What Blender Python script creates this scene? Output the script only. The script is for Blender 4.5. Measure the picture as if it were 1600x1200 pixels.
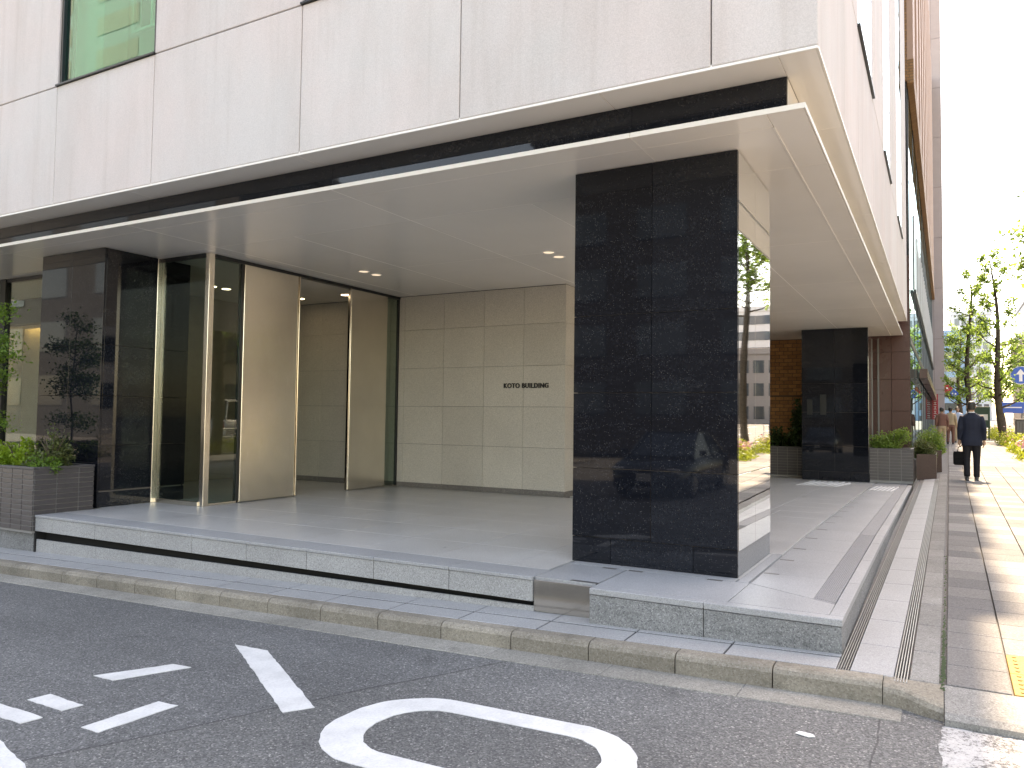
import bpy, bmesh, math, random
import numpy as np
from mathutils import Vector, Matrix

for o in list(bpy.data.objects):
    bpy.data.objects.remove(o)
SC = bpy.context.scene
COL = SC.collection

# ------------------------------------------------------------------ camera
cam_d = bpy.data.cameras.new('camera')
cam = bpy.data.objects.new('camera', cam_d)
COL.objects.link(cam)
cam_d.sensor_width = 36.0
cam_d.lens = 1207.793 / 1600 * 36
cam_d.clip_start = 0.05
cam_d.clip_end = 4000
RIGHT = (0.874782, 0.484352, 0.012637)
UP = (0.010238, -0.044554, 0.998955)
FWD = (-0.484409, 0.873738, 0.043934)
cam.matrix_world = Matrix(((RIGHT[0], UP[0], -FWD[0], 0.0),
                           (RIGHT[1], UP[1], -FWD[1], 0.0),
                           (RIGHT[2], UP[2], -FWD[2], 1.25),
                           (0, 0, 0, 1)))
SC.camera = cam

# ------------------------------------------------------------------ sky, sun, exposure
SUN_EL = math.radians(60)
SUN_AZ = math.radians(-3.9)          # from +Y, towards +X positive
world = bpy.data.worlds.new('World')
SC.world = world
world.use_nodes = True
wn = world.node_tree
wn.nodes.clear()
sky = wn.nodes.new('ShaderNodeTexSky')
sky.sky_type = 'NISHITA'
sky.sun_disc = False
sky.sun_elevation = SUN_EL
sky.sun_rotation = SUN_AZ
sky.air_density = 1.0
sky.dust_density = 1.2
sky.ozone_density = 0.6
bg = wn.nodes.new('ShaderNodeBackground')
bg.inputs['Strength'].default_value = 0.15
wo = wn.nodes.new('ShaderNodeOutputWorld')
wn.links.new(sky.outputs[0], bg.inputs[0])
wn.links.new(bg.outputs[0], wo.inputs[0])

sun_d = bpy.data.lights.new('sun', 'SUN')
sun_d.energy = 2.2
sun_d.angle = math.radians(0.53)
sun_d.color = (1.0, 0.965, 0.92)
sun = bpy.data.objects.new('sun', sun_d)
COL.objects.link(sun)
to_sun = Vector((math.sin(SUN_AZ) * math.cos(SUN_EL), math.cos(SUN_AZ) * math.cos(SUN_EL), math.sin(SUN_EL)))
sun.rotation_euler = to_sun.to_track_quat('Z', 'Y').to_euler()

vs = SC.view_settings
vs.view_transform = 'Standard'
vs.look = 'None'
vs.gamma = 1.0
vs.use_curve_mapping = False
vs.exposure = 2.92
vs.use_white_balance = True
vs.white_balance_temperature = 10200
vs.white_balance_tint = 16
SC.cycles.use_denoising = True
SC.cycles.max_bounces = 12
SC.cycles.diffuse_bounces = 8
SC.cycles.glossy_bounces = 6
SC.cycles.transparent_max_bounces = 24
SC.cycles.sample_clamp_indirect = 12.0
SC.cycles.caustics_reflective = False
SC.cycles.caustics_refractive = False

# ------------------------------------------------------------------ materials
class NT:
    def __init__(self, name):
        self.m = bpy.data.materials.new(name)
        self.m.use_nodes = True
        self.t = self.m.node_tree
        self.t.nodes.clear()
        self.out = self.t.nodes.new('ShaderNodeOutputMaterial')
    def n(self, typ, **kw):
        nd = self.t.nodes.new(typ)
        for k, v in kw.items():
            if k.startswith('i_'):
                nd.inputs[k[2:].replace('_', ' ')].default_value = v
            else:
                setattr(nd, k, v)
        return nd
    def l(self, a, b):
        self.t.links.new(a, b)
    def pos(self, scale=1.0, obj=False):
        """coordinates in metres"""
        if obj:
            c = self.n('ShaderNodeTexCoord').outputs['Object']
        else:
            c = self.n('ShaderNodeNewGeometry').outputs['Position']
        if scale == 1.0:
            return c
        mp = self.n('ShaderNodeMapping')
        mp.inputs['Scale'].default_value = (scale,) * 3 if not isinstance(scale, tuple) else scale
        self.l(c, mp.inputs[0])
        return mp.outputs[0]
    def noise(self, co, scale, detail=4, rough=0.55):
        t = self.n('ShaderNodeTexNoise')
        t.inputs['Scale'].default_value = scale
        t.inputs['Detail'].default_value = detail
        t.inputs['Roughness'].default_value = rough
        self.l(co, t.inputs['Vector'])
        return t.outputs['Fac']
    def voro(self, co, scale, out='Distance', feature='F1'):
        t = self.n('ShaderNodeTexVoronoi')
        t.feature = feature
        t.inputs['Scale'].default_value = scale
        self.l(co, t.inputs['Vector'])
        return t.outputs[out]
    def ramp(self, fac, stops):
        r = self.n('ShaderNodeValToRGB')
        el = r.color_ramp.elements
        while len(el) < len(stops):
            el.new(0.5)
        for e, (p, c) in zip(el, stops):
            e.position = p
            e.color = c if len(c) == 4 else (*c, 1)
        self.l(fac, r.inputs[0])
        return r.outputs[0]
    def mix(self, a, b, fac, mode='MIX'):
        m = self.n('ShaderNodeMix')
        m.data_type = 'RGBA'
        m.blend_type = mode
        for s, v in ((0, fac), (6, a), (7, b)):
            if isinstance(v, (int, float)):
                m.inputs[s].default_value = v
            elif isinstance(v, tuple):
                m.inputs[s].default_value = v if len(v) == 4 else (*v, 1)
            else:
                self.l(v, m.inputs[s])
        return m.outputs[2]
    def math(self, op, a, b=0.0, clamp=False):
        m = self.n('ShaderNodeMath')
        m.operation = op
        m.use_clamp = clamp
        for s, v in ((0, a), (1, b)):
            if isinstance(v, (int, float)):
                m.inputs[s].default_value = v
            else:
                self.l(v, m.inputs[s])
        return m.outputs[0]
    def bump(self, h, strength=0.2, dist=0.002):
        b = self.n('ShaderNodeBump')
        b.inputs['Strength'].default_value = strength
        b.inputs['Distance'].default_value = dist
        self.l(h, b.inputs['Height'])
        return b.outputs[0]
    def rnd(self):
        return self.n('ShaderNodeObjectInfo').outputs['Random']
    def tint(self, col, amount, co=None):
        """small per-object brightness difference"""
        r = self.rnd()
        v = self.math('ADD', self.math('MULTIPLY', r, amount), 1.0 - amount / 2)
        cc = self.n('ShaderNodeCombineColor')
        for i in range(3):
            self.l(v, cc.inputs[i])
        return self.mix(col, cc.outputs[0], 1.0, 'MULTIPLY')
    def principled(self, col, rough=0.5, metal=0.0, spec=0.5, normal=None, **kw):
        p = self.n('ShaderNodeBsdfPrincipled')
        for nm, v in (('Base Color', col), ('Roughness', rough), ('Metallic', metal), ('Specular IOR Level', spec)):
            if isinstance(v, tuple):
                p.inputs[nm].default_value = v if len(v) == 4 else (*v, 1)
            elif isinstance(v, (int, float)):
                p.inputs[nm].default_value = v
            else:
                self.l(v, p.inputs[nm])
        if normal is not None:
            self.l(normal, p.inputs['Normal'])
        for k, v in kw.items():
            p.inputs[k.replace('_', ' ')].default_value = v
        self.l(p.outputs[0], self.out.inputs[0])
        return p

M = {}

def granite(name, base, dark, light, scale=190.0, rough=0.5, tint=0.1, big=0.12, spec=0.4, stain=0.0):
    t = NT(name)
    co = t.pos()
    a = t.voro(co, scale, 'Color')
    sep = t.n('ShaderNodeSeparateColor')
    t.l(a, sep.inputs[0])
    sp = t.ramp(sep.outputs[0], [(0.0, dark), (0.28, base), (0.72, base), (1.0, light)])
    sp2 = t.noise(co, scale * 0.35, 3, 0.7)
    c = t.mix(sp, t.ramp(sp2, [(0.3, (0.72,) * 3), (0.7, (1.16,) * 3)]), 0.55, 'MULTIPLY')
    lg = t.noise(co, 1.3, 4, 0.6)
    c = t.mix(c, t.ramp(lg, [(0.3, (1 - big,) * 3), (0.7, (1 + big,) * 3)]), 1.0, 'MULTIPLY')
    if stain:
        s = t.noise(t.pos((9.0, 9.0, 14.0)), 1.0, 3, 0.6)
        c = t.mix(c, t.ramp(s, [(0.3, (1 - stain,) * 3), (0.45, (1,) * 3)]), 1.0, 'MULTIPLY')
    c = t.tint(c, tint)
    r = t.math('ADD', t.math('MULTIPLY', lg, 0.15), rough - 0.07)
    t.principled(c, r, 0, spec, t.bump(sep.outputs[1], 0.12, 0.001))
    return t.m

def solid(name, col, rough=0.5, metal=0.0, spec=0.5, var=0.1, nscale=6.0, tint=0.0, bump=0.0, bscale=60.0):
    t = NT(name)
    co = t.pos()
    nz = t.noise(co, nscale, 5, 0.6)
    c = t.mix((*col, 1), t.ramp(nz, [(0.25, (1 - var,) * 3), (0.75, (1 + var,) * 3)]), 1.0, 'MULTIPLY')
    if tint:
        c = t.tint(c, tint)
    nrm = t.bump(t.noise(co, bscale, 3), bump, 0.004) if bump else None
    r = t.math('ADD', t.math('MULTIPLY', nz, 0.12), max(rough - 0.06, 0.0))
    t.principled(c, r, metal, spec, nrm)
    return t.m

def glass(name, tint=(0.75, 0.86, 0.82), ior=1.5, boost=1.0, rough=0.0, gcol=(0.95, 0.97, 0.97), add=0.0):
    t = NT(name)
    fr = t.n('ShaderNodeFresnel')
    # thin pane: both faces reflect like air-to-glass
    bk = t.n('ShaderNodeNewGeometry').outputs['Backfacing']
    t.l(t.math('ADD', t.math('MULTIPLY', bk, 1.0 / ior - ior), ior), fr.inputs[0])
    co = t.pos()
    wv = t.bump(t.noise(co, 1.1, 1), 0.03, 0.01)
    gl = t.n('ShaderNodeBsdfGlossy')
    gl.inputs['Color'].default_value = (*gcol, 1)
    gl.inputs['Roughness'].default_value = rough
    t.l(wv, gl.inputs['Normal'])
    tr = t.n('ShaderNodeBsdfTransparent')
    tr.inputs['Color'].default_value = (*tint, 1)
    mx = t.n('ShaderNodeMixShader')
    t.l(t.math('ADD', t.math('MULTIPLY', fr.outputs[0], boost), add, True), mx.inputs[0])
    t.l(tr.outputs[0], mx.inputs[1])
    t.l(gl.outputs[0], mx.inputs[2])
    t.l(mx.outputs[0], t.out.inputs[0])
    return t.m

def emit(name, col, strength):
    t = NT(name)
    e = t.n('ShaderNodeEmission')
    e.inputs[0].default_value = (*col, 1)
    e.inputs[1].default_value = strength
    t.l(e.outputs[0], t.out.inputs[0])
    return t.m

def leafmat(name, a, b, trans, mixf=0.45):
    t = NT(name)
    co = t.pos()
    nz = t.noise(co, 3.0, 3)
    wn_ = t.n('ShaderNodeTexWhiteNoise')
    g = t.n('ShaderNodeNewGeometry')
    t.l(g.outputs['Random Per Island'], wn_.inputs[0])
    f = t.math('ADD', t.math('MULTIPLY', nz, 0.5), t.math('MULTIPLY', g.outputs['Random Per Island'], 0.5))
    c = t.ramp(f, [(0.25, a), (0.75, b)])
    d = t.n('ShaderNodeBsdfPrincipled')
    d.inputs['Roughness'].default_value = 0.45
    d.inputs['Specular IOR Level'].default_value = 0.35
    t.l(c, d.inputs['Base Color'])
    tl = t.n('ShaderNodeBsdfTranslucent')
    tl.inputs[0].default_value = (*trans, 1)
    mx = t.n('ShaderNodeMixShader')
    mx.inputs[0].default_value = mixf
    t.l(d.outputs[0], mx.inputs[1])
    t.l(tl.outputs[0], mx.inputs[2])
    t.l(mx.outputs[0], t.out.inputs[0])
    return t.m

# --- precast facade panel: pinkish, sandblasted, faint rain streaks
def concrete_panel(name, col):
    t = NT(name)
    co = t.pos()
    fine = t.noise(co, 95.0, 3, 0.8)
    mid = t.noise(t.pos((0.9, 0.9, 0.28)), 2.2, 5, 0.6)
    strk = t.noise(t.pos((7.0, 7.0, 0.35)), 1.0, 4, 0.65)
    big = t.noise(co, 0.7, 4, 0.6)
    c = t.mix((*col, 1), t.ramp(fine, [(0.3, (0.86,) * 3), (0.7, (1.1,) * 3)]), 1.0, 'MULTIPLY')
    c = t.mix(c, t.ramp(mid, [(0.3, (0.93, 0.92, 0.91)), (0.6, (1.02,) * 3)]), 1.0, 'MULTIPLY')
    c = t.mix(c, t.ramp(strk, [(0.28, (0.93, 0.92, 0.91)), (0.46, (1.0,) * 3)]), 1.0, 'MULTIPLY')
    c = t.mix(c, t.ramp(big, [(0.35, (1.01, 0.968, 0.955)), (0.65, (0.96, 0.985, 0.985))]), 1.0, 'MULTIPLY')
    c = t.tint(c, 0.06)
    t.principled(c, 0.85, 0, 0.2, t.bump(fine, 0.35, 0.004))
    return t.m
M['panel'] = concrete_panel('precast_concrete', (0.60, 0.555, 0.535))
M['joint'] = solid('joint_sealant', (0.22, 0.20, 0.19), 0.8)

# --- polished black granite with small bright flecks
def black_granite():
    t = NT('black_granite')
    co = t.pos()
    wob = t.noise(co, 9, 3)
    v = t.n('ShaderNodeTexVoronoi')
    v.inputs['Scale'].default_value = 150.0
    t.l(co, v.inputs['Vector'])
    sep = t.n('ShaderNodeSeparateColor')
    t.l(v.outputs['Color'], sep.inputs[0])
    band = t.noise(t.pos((1.0, 1.0, 3.2)), 2.4, 5, 0.65)
    patch = t.noise(co, 42.0, 4, 0.75)
    # veil of grey crystals, denser in horizontal drifts
    veil = t.math('MULTIPLY', t.ramp(patch, [(0.45, (0, 0, 0)), (0.72, (1, 1, 1))]), t.ramp(band, [(0.38, (0.1,) * 3), (0.68, (1,) * 3)]))
    thr = t.math('ADD', t.math('MULTIPLY', band, -0.30), 1.09)
    fl = t.math('GREATER_THAN', sep.outputs[0], thr)
    fl = t.math('MULTIPLY', fl, t.math('LESS_THAN', v.outputs['Distance'], 0.42))
    base = t.mix((0.0042, 0.0052, 0.0078, 1), (0.0085, 0.0102, 0.0140, 1), t.rnd())
    c = t.mix(base, (0.030, 0.033, 0.040, 1), t.math('MULTIPLY', veil, 0.5))
    c = t.mix(c, t.mix((0.05, 0.055, 0.068, 1), (0.14, 0.135, 0.125, 1), sep.outputs[1]), t.math('MULTIPLY', fl, 0.6))
    t.principled(c, t.math('ADD', t.math('MULTIPLY', wob, 0.03), 0.015), 0, 0.42, t.bump(t.noise(co, 1.4, 2), 0.012, 0.01))
    return t.m
M['bgranite'] = black_granite()

def mirror_metal(name, col, rough=0.02, wav=0.02):
    t = NT(name)
    co = t.pos()
    t.principled(col, rough, 1.0, 0.5, t.bump(t.noise(co, 1.6, 2), wav, 0.01))
    return t.m
M['mirror'] = mirror_metal('polished_cladding', (0.72, 0.735, 0.73), 0.02, 0.04)

def brushed(name, col, rough):
    t = NT(name)
    co = t.pos()
    st = t.noise(t.pos((400.0, 400.0, 2.0)), 1.0, 2)
    big = t.noise(co, 0.9, 3)
    c = t.mix((*col, 1), t.ramp(big, [(0.3, (0.9,) * 3), (0.7, (1.06,) * 3)]), 1.0, 'MULTIPLY')
    r = t.math('ADD', t.math('MULTIPLY', st, 0.16), rough - 0.08)
    t.principled(c, r, 1.0, 0.5, t.bump(st, 0.04, 0.001))
    return t.m
M['bronze'] = brushed('champagne_metal', (0.80, 0.735, 0.635), 0.24)
M['steel'] = brushed('stainless_steel', (0.62, 0.56, 0.48), 0.15)
M['ceil'] = solid('ceiling_metal', (0.87, 0.83, 0.77), 0.24, 0.0, 0.5, 0.03, 0.5, 0.04)
M['ceiledge'] = solid('canopy_edge', (0.80, 0.77, 0.72), 0.35, 0, 0.5, 0.03)
M['mortar_grey'] = solid('grey_mortar', (0.055, 0.055, 0.055), 0.9)
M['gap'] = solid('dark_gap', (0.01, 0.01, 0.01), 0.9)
M['frame'] = solid('dark_window_frame', (0.02, 0.022, 0.022), 0.35, 0.3)
M['floor'] = granite('floor_granite', (0.50, 0.49, 0.47), (0.39, 0.385, 0.37), (0.60, 0.59, 0.57), 210, 0.30, 0.05, 0.10, 0.5)
M['step'] = granite('step_granite', (0.33, 0.33, 0.32), (0.20, 0.20, 0.20), (0.46, 0.46, 0.45), 170, 0.55, 0.08, 0.10, 0.35)
M['ledge'] = granite('ledge_granite', (0.215, 0.22, 0.215), (0.10, 0.10, 0.105), (0.34, 0.345, 0.34), 150, 0.6, 0.05, 0.16, 0.3, 0.28)
M['cap'] = granite('cap_granite', (0.33, 0.335, 0.335), (0.23, 0.235, 0.24), (0.43, 0.435, 0.435), 220, 0.45, 0.06, 0.08, 0.4)
M['pave'] = granite('strip_granite', (0.315, 0.318, 0.316), (0.225, 0.228, 0.228), (0.415, 0.418, 0.414), 220, 0.5, 0.07, 0.08, 0.4)
M['tact'] = granite('ribbed_granite', (0.24, 0.245, 0.25), (0.17, 0.175, 0.18), (0.31, 0.315, 0.32), 240, 0.6, 0.04, 0.06, 0.3)
M['wallstone'] = granite('beige_wall_stone', (0.57, 0.53, 0.455), (0.45, 0.42, 0.355), (0.67, 0.63, 0.55), 150, 0.6, 0.07, 0.05, 0.3)
M['skirt'] = granite('skirting_stone', (0.20, 0.18, 0.16), (0.12, 0.11, 0.10), (0.30, 0.28, 0.25), 120, 0.5, 0.2)
M['kerb'] = granite('kerb_concrete', (0.24, 0.215, 0.175), (0.18, 0.16, 0.13), (0.30, 0.275, 0.235), 130, 0.85, 0.16, 0.28, 0.15, 0.22)
M['gutter'] = granite('gutter_concrete', (0.27, 0.26, 0.23), (0.18, 0.17, 0.15), (0.38, 0.365, 0.33), 150, 0.85, 0.12, 0.22, 0.15, 0.15)
M['conc'] = granite('sidewalk_kerb', (0.225, 0.22, 0.205), (0.15, 0.145, 0.135), (0.31, 0.305, 0.29), 160, 0.8, 0.14, 0.18, 0.2, 0.12)
M['paver_a'] = granite('paver_light', (0.205, 0.20, 0.19), (0.14, 0.136, 0.13), (0.28, 0.275, 0.265), 150, 0.75, 0.10, 0.10, 0.2)
M['paver_b'] = granite('paver_mid', (0.160, 0.156, 0.150), (0.105, 0.102, 0.098), (0.225, 0.22, 0.212), 150, 0.75, 0.10, 0.10, 0.2)
M['paver_c'] = granite('paver_dark', (0.128, 0.126, 0.125), (0.085, 0.083, 0.083), (0.18, 0.178, 0.176), 150, 0.75, 0.10, 0.10, 0.2)
M['yellow'] = granite('tactile_yellow', (0.30, 0.185, 0.06), (0.24, 0.15, 0.05), (0.36, 0.225, 0.08), 120, 0.7, 0.1, 0.15, 0.25)
M['metal_grate'] = solid('grate_metal', (0.42, 0.42, 0.41), 0.35, 0.9, 0.5, 0.1)
M['clip'] = solid('bracket_metal', (0.17, 0.165, 0.155), 0.5, 0.6)
M['glass'] = glass('clear_glass', (0.72, 0.80, 0.76), 1.52)
M['green_glass'] = glass('green_window_glass', (0.42, 0.72, 0.62), 1.55, 1.3, 0.0, (0.50, 0.70, 0.66), 0.06)
M['sky_glass'] = glass('coated_window_glass', (0.22, 0.30, 0.34), 1.9, 1.5, 0.0, (0.62, 0.80, 0.84))
M['lamp_on'] = emit('lit_lamp', (1.0, 0.94, 0.84), 2.2)
M['cove'] = emit('cove_light', (1.0, 0.74, 0.36), 3.0)
M['lampwhite'] = emit('downlight_diffuser', (1.0, 0.97, 0.92), 0.13)
M['white'] = solid('white_trim', (0.78, 0.77, 0.74), 0.5, 0, 0.4, 0.05)
M['paleconc_in'] = solid('room_grey', (0.38, 0.39, 0.38), 0.7)
M['darkwall'] = solid('interior_dark', (0.06, 0.058, 0.055), 0.7)
M['interior'] = solid('interior_plaster', (0.36, 0.30, 0.23), 0.7)
M['letter'] = solid('bronze_letters', (0.02, 0.016, 0.013), 0.45, 0.5)
M['ptile'] = solid('planter_tile', (0.075, 0.067, 0.067), 0.35, 0, 0.5, 0.12, 20, 0.18)
M['pgrout'] = solid('planter_grout', (0.27, 0.26, 0.245), 0.9)
M['pcap'] = solid('planter_coping', (0.085, 0.078, 0.078), 0.5, 0, 0.4, 0.1)
M['bplant'] = granite('brown_planter_granite', (0.075, 0.036, 0.029), (0.045, 0.02, 0.016), (0.105, 0.056, 0.046), 160, 0.3, 0.1)
M['soil'] = solid('soil', (0.035, 0.026, 0.018), 0.95, 0, 0.1, 0.4, 25, 0, 0.8, 40)
M['bark'] = solid('bark', (0.085, 0.066, 0.048), 0.9, 0, 0.15, 0.4, 12, 0, 0.9, 30)
M['leaf_tree'] = leafmat('ginkgo_leaf', (0.085, 0.15, 0.03), (0.16, 0.25, 0.05), (0.27, 0.42, 0.08), 0.5)
M['leaf_bush'] = leafmat('bush_leaf', (0.06, 0.13, 0.02), (0.15, 0.26, 0.04), (0.20, 0.34, 0.05), 0.4)
M['leaf_bush2'] = leafmat('fresh_bush_leaf', (0.09, 0.16, 0.03), (0.20, 0.30, 0.06), (0.26, 0.38, 0.07), 0.45)
M['leaf_dark'] = leafmat('dark_leaf', (0.022, 0.05, 0.016), (0.05, 0.095, 0.028), (0.06, 0.12, 0.03), 0.3)
M['leaf_olive'] = leafmat('olive_leaf', (0.06, 0.075, 0.025), (0.13, 0.15, 0.05), (0.14, 0.18, 0.05), 0.35)
M['leaf_lime'] = leafmat('lime_leaf', (0.13, 0.23, 0.02), (0.26, 0.38, 0.04), (0.34, 0.48, 0.05), 0.45)
M['leaf_yel'] = leafmat('hedge_leaf', (0.11, 0.17, 0.02), (0.28, 0.32, 0.04), (0.34, 0.40, 0.05), 0.45)
M['flower'] = leafmat('azalea_flower', (0.50, 0.20, 0.24), (0.66, 0.42, 0.42), (0.5, 0.25, 0.28), 0.35)
M['bark_red'] = solid('thin_stem', (0.10, 0.075, 0.05), 0.8)

def asphalt():
    t = NT('asphalt')
    co = t.pos()
    v = t.n('ShaderNodeTexVoronoi')
    v.inputs['Scale'].default_value = 115.0
    t.l(co, v.inputs['Vector'])
    sep = t.n('ShaderNodeSeparateColor')
    t.l(v.outputs['Color'], sep.inputs[0])
    ag = t.ramp(sep.outputs[0], [(0.0, (0.075, 0.076, 0.076)), (0.45, (0.124, 0.126, 0.125)), (0.80, (0.165, 0.166, 0.163)), (0.955, (0.205, 0.204, 0.198)), (0.985, (0.33, 0.325, 0.31))])
    v2 = t.n('ShaderNodeTexVoronoi')
    v2.inputs['Scale'].default_value = 33.0
    t.l(co, v2.inputs['Vector'])
    s2 = t.n('ShaderNodeSeparateColor')
    t.l(v2.outputs['Color'], s2.inputs[0])
    chip = t.math('MULTIPLY', t.math('GREATER_THAN', s2.outputs[0], 0.90), t.math('LESS_THAN', v2.outputs['Distance'], 0.17))
    c = t.mix(ag, (0.34, 0.33, 0.31, 1), t.math('MULTIPLY', chip, 0.6))
    big = t.noise(co, 0.55, 5, 0.6)
    c = t.mix(c, t.ramp(big, [(0.3, (0.86,) * 3), (0.7, (1.14,) * 3)]), 1.0, 'MULTIPLY')
    # darker older patch on the right of an oblique seam, as in the street
    geo = t.n('ShaderNodeSeparateXYZ')
    t.l(co, geo.inputs[0])
    wob = t.math('MULTIPLY', t.math('SUBTRACT', t.noise(co, 2.0, 3), 0.5), 0.12)
    d = t.math('ADD', t.math('ADD', geo.outputs[0], t.math('MULTIPLY', geo.outputs[1], -0.52)), wob)
    seam = t.math('ABSOLUTE', t.math('ADD', d, 5.02))
    sm = t.math('LESS_THAN', seam, 0.012)
    c = t.mix(c, (0.018, 0.018, 0.018, 1), t.math('MULTIPLY', sm, 0.45))
    older = t.math('GREATER_THAN', t.math('ADD', d, 5.02), 0.0)
    c = t.mix(c, t.mix((1, 1, 1, 1), (1.045, 1.035, 1.015, 1), older), 1.0, 'MULTIPLY')
    x2 = t.math('ADD', t.math('ADD', geo.outputs[0], 0.30), t.math('MULTIPLY', wob, 0.7))
    crack = t.math('LESS_THAN', t.math('ABSOLUTE', x2), 0.005)
    c = t.mix(c, (0.03, 0.03, 0.03, 1), t.math('MULTIPLY', crack, 0.55))
    oil = t.noise(co, 1.7, 3, 0.5)
    c = t.mix(c, t.ramp(oil, [(0.24, (0.62,) * 3), (0.34, (1.0,) * 3)]), 1.0, 'MULTIPLY')
    trk = t.noise(t.pos((0.12, 1.6, 1.0)), 1.0, 3, 0.5)
    c = t.mix(c, t.ramp(trk, [(0.35, (0.90,) * 3), (0.65, (1.09,) * 3)]), 1.0, 'MULTIPLY')
    h = t.math('ADD', sep.outputs[0], t.math('MULTIPLY', t.noise(co, 140, 2), 0.6))
    t.principled(c, 0.82, 0, 0.3, t.bump(h, 0.45, 0.005))
    return t.m
M['asphalt'] = asphalt()

def paint():
    t = NT('road_paint')
    co = t.pos()
    f = t.noise(co, 70.0, 4, 0.75)
    b = t.noise(co, 5.0, 4, 0.6)
    c = t.ramp(f, [(0.25, (0.56, 0.555, 0.54)), (0.5, (0.68, 0.675, 0.655)), (0.8, (0.74, 0.735, 0.715))])
    c = t.mix(c, t.ramp(b, [(0.35, (0.86,) * 3), (0.6, (1.0,) * 3)]), 1.0, 'MULTIPLY')
    t.principled(c, 0.75, 0, 0.3, t.bump(f, 0.4, 0.004))
    return t.m
M['paint'] = paint()

def worn_paint():
    t = NT('worn_road_paint')
    co = t.pos()
    f = t.noise(co, 60.0, 4, 0.8)
    b = t.noise(co, 6.0, 4, 0.6)
    k = t.math('ADD', t.math('MULTIPLY', f, 0.6), t.math('MULTIPLY', b, 0.4))
    c = t.ramp(k, [(0.43, (0.10, 0.10, 0.10)), (0.51, (0.42, 0.42, 0.41)), (0.75, (0.55, 0.55, 0.535))])
    t.principled(c, 0.8, 0, 0.25, t.bump(f, 0.5, 0.004))
    return t.m
M['worn'] = worn_paint()

def brickmat(name, c1, c2, mortar, w, h, ms=0.012, offset=0.5, rough=0.6):
    t = NT(name)
    tc = t.n('ShaderNodeNewGeometry')
    sp = t.n('ShaderNodeSeparateXYZ')
    t.l(tc.outputs['Position'], sp.inputs[0])
    cb = t.n('ShaderNodeCombineXYZ')
    t.l(t.math('ADD', sp.outputs[0], sp.outputs[1]), cb.inputs[0])
    t.l(sp.outputs[2], cb.inputs[1])
    b = t.n('ShaderNodeTexBrick')
    b.offset = offset
    b.inputs['Color1'].default_value = (*c1, 1)
    b.inputs['Color2'].default_value = (*c2, 1)
    b.inputs['Mortar'].default_value = (*mortar, 1)
    b.inputs['Scale'].default_value = 1.0
    b.inputs['Mortar Size'].default_value = ms
    b.inputs['Brick Width'].default_value = w
    b.inputs['Row Height'].default_value = h
    t.l(cb.outputs[0], b.inputs['Vector'])
    t.principled(b.outputs[0], rough, 0, 0.3, t.bump(b.outputs['Fac'], -0.3, 0.01))
    return t.m

# ------------------------------------------------------------------ mesh helpers
def link(o):
    COL.objects.link(o)
    return o

def mesh_obj(name, verts, faces, mat, parent=None, smooth=False):
    me = bpy.data.meshes.new(name)
    me.from_pydata([tuple(v) for v in verts], [], faces)
    me.update()
    if smooth:
        me.polygons.foreach_set('use_smooth', [True] * len(me.polygons))
    me.materials.append(M[mat] if isinstance(mat, str) else mat)
    o = link(bpy.data.objects.new(name, me))
    if parent is not None:
        o.parent = parent
    return o

def empty(name, loc=(0, 0, 0), parent=None):
    o = link(bpy.data.objects.new(name, None))
    o.empty_display_size = 0.2
    o.location = loc
    if parent is not None:
        o.parent = parent
    return o

def tag(o, label=None, cat=None, group=None, kind=None):
    if label: o['label'] = label
    if cat: o['category'] = cat
    if group: o['group'] = group
    if kind: o['kind'] = kind
    return o

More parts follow.
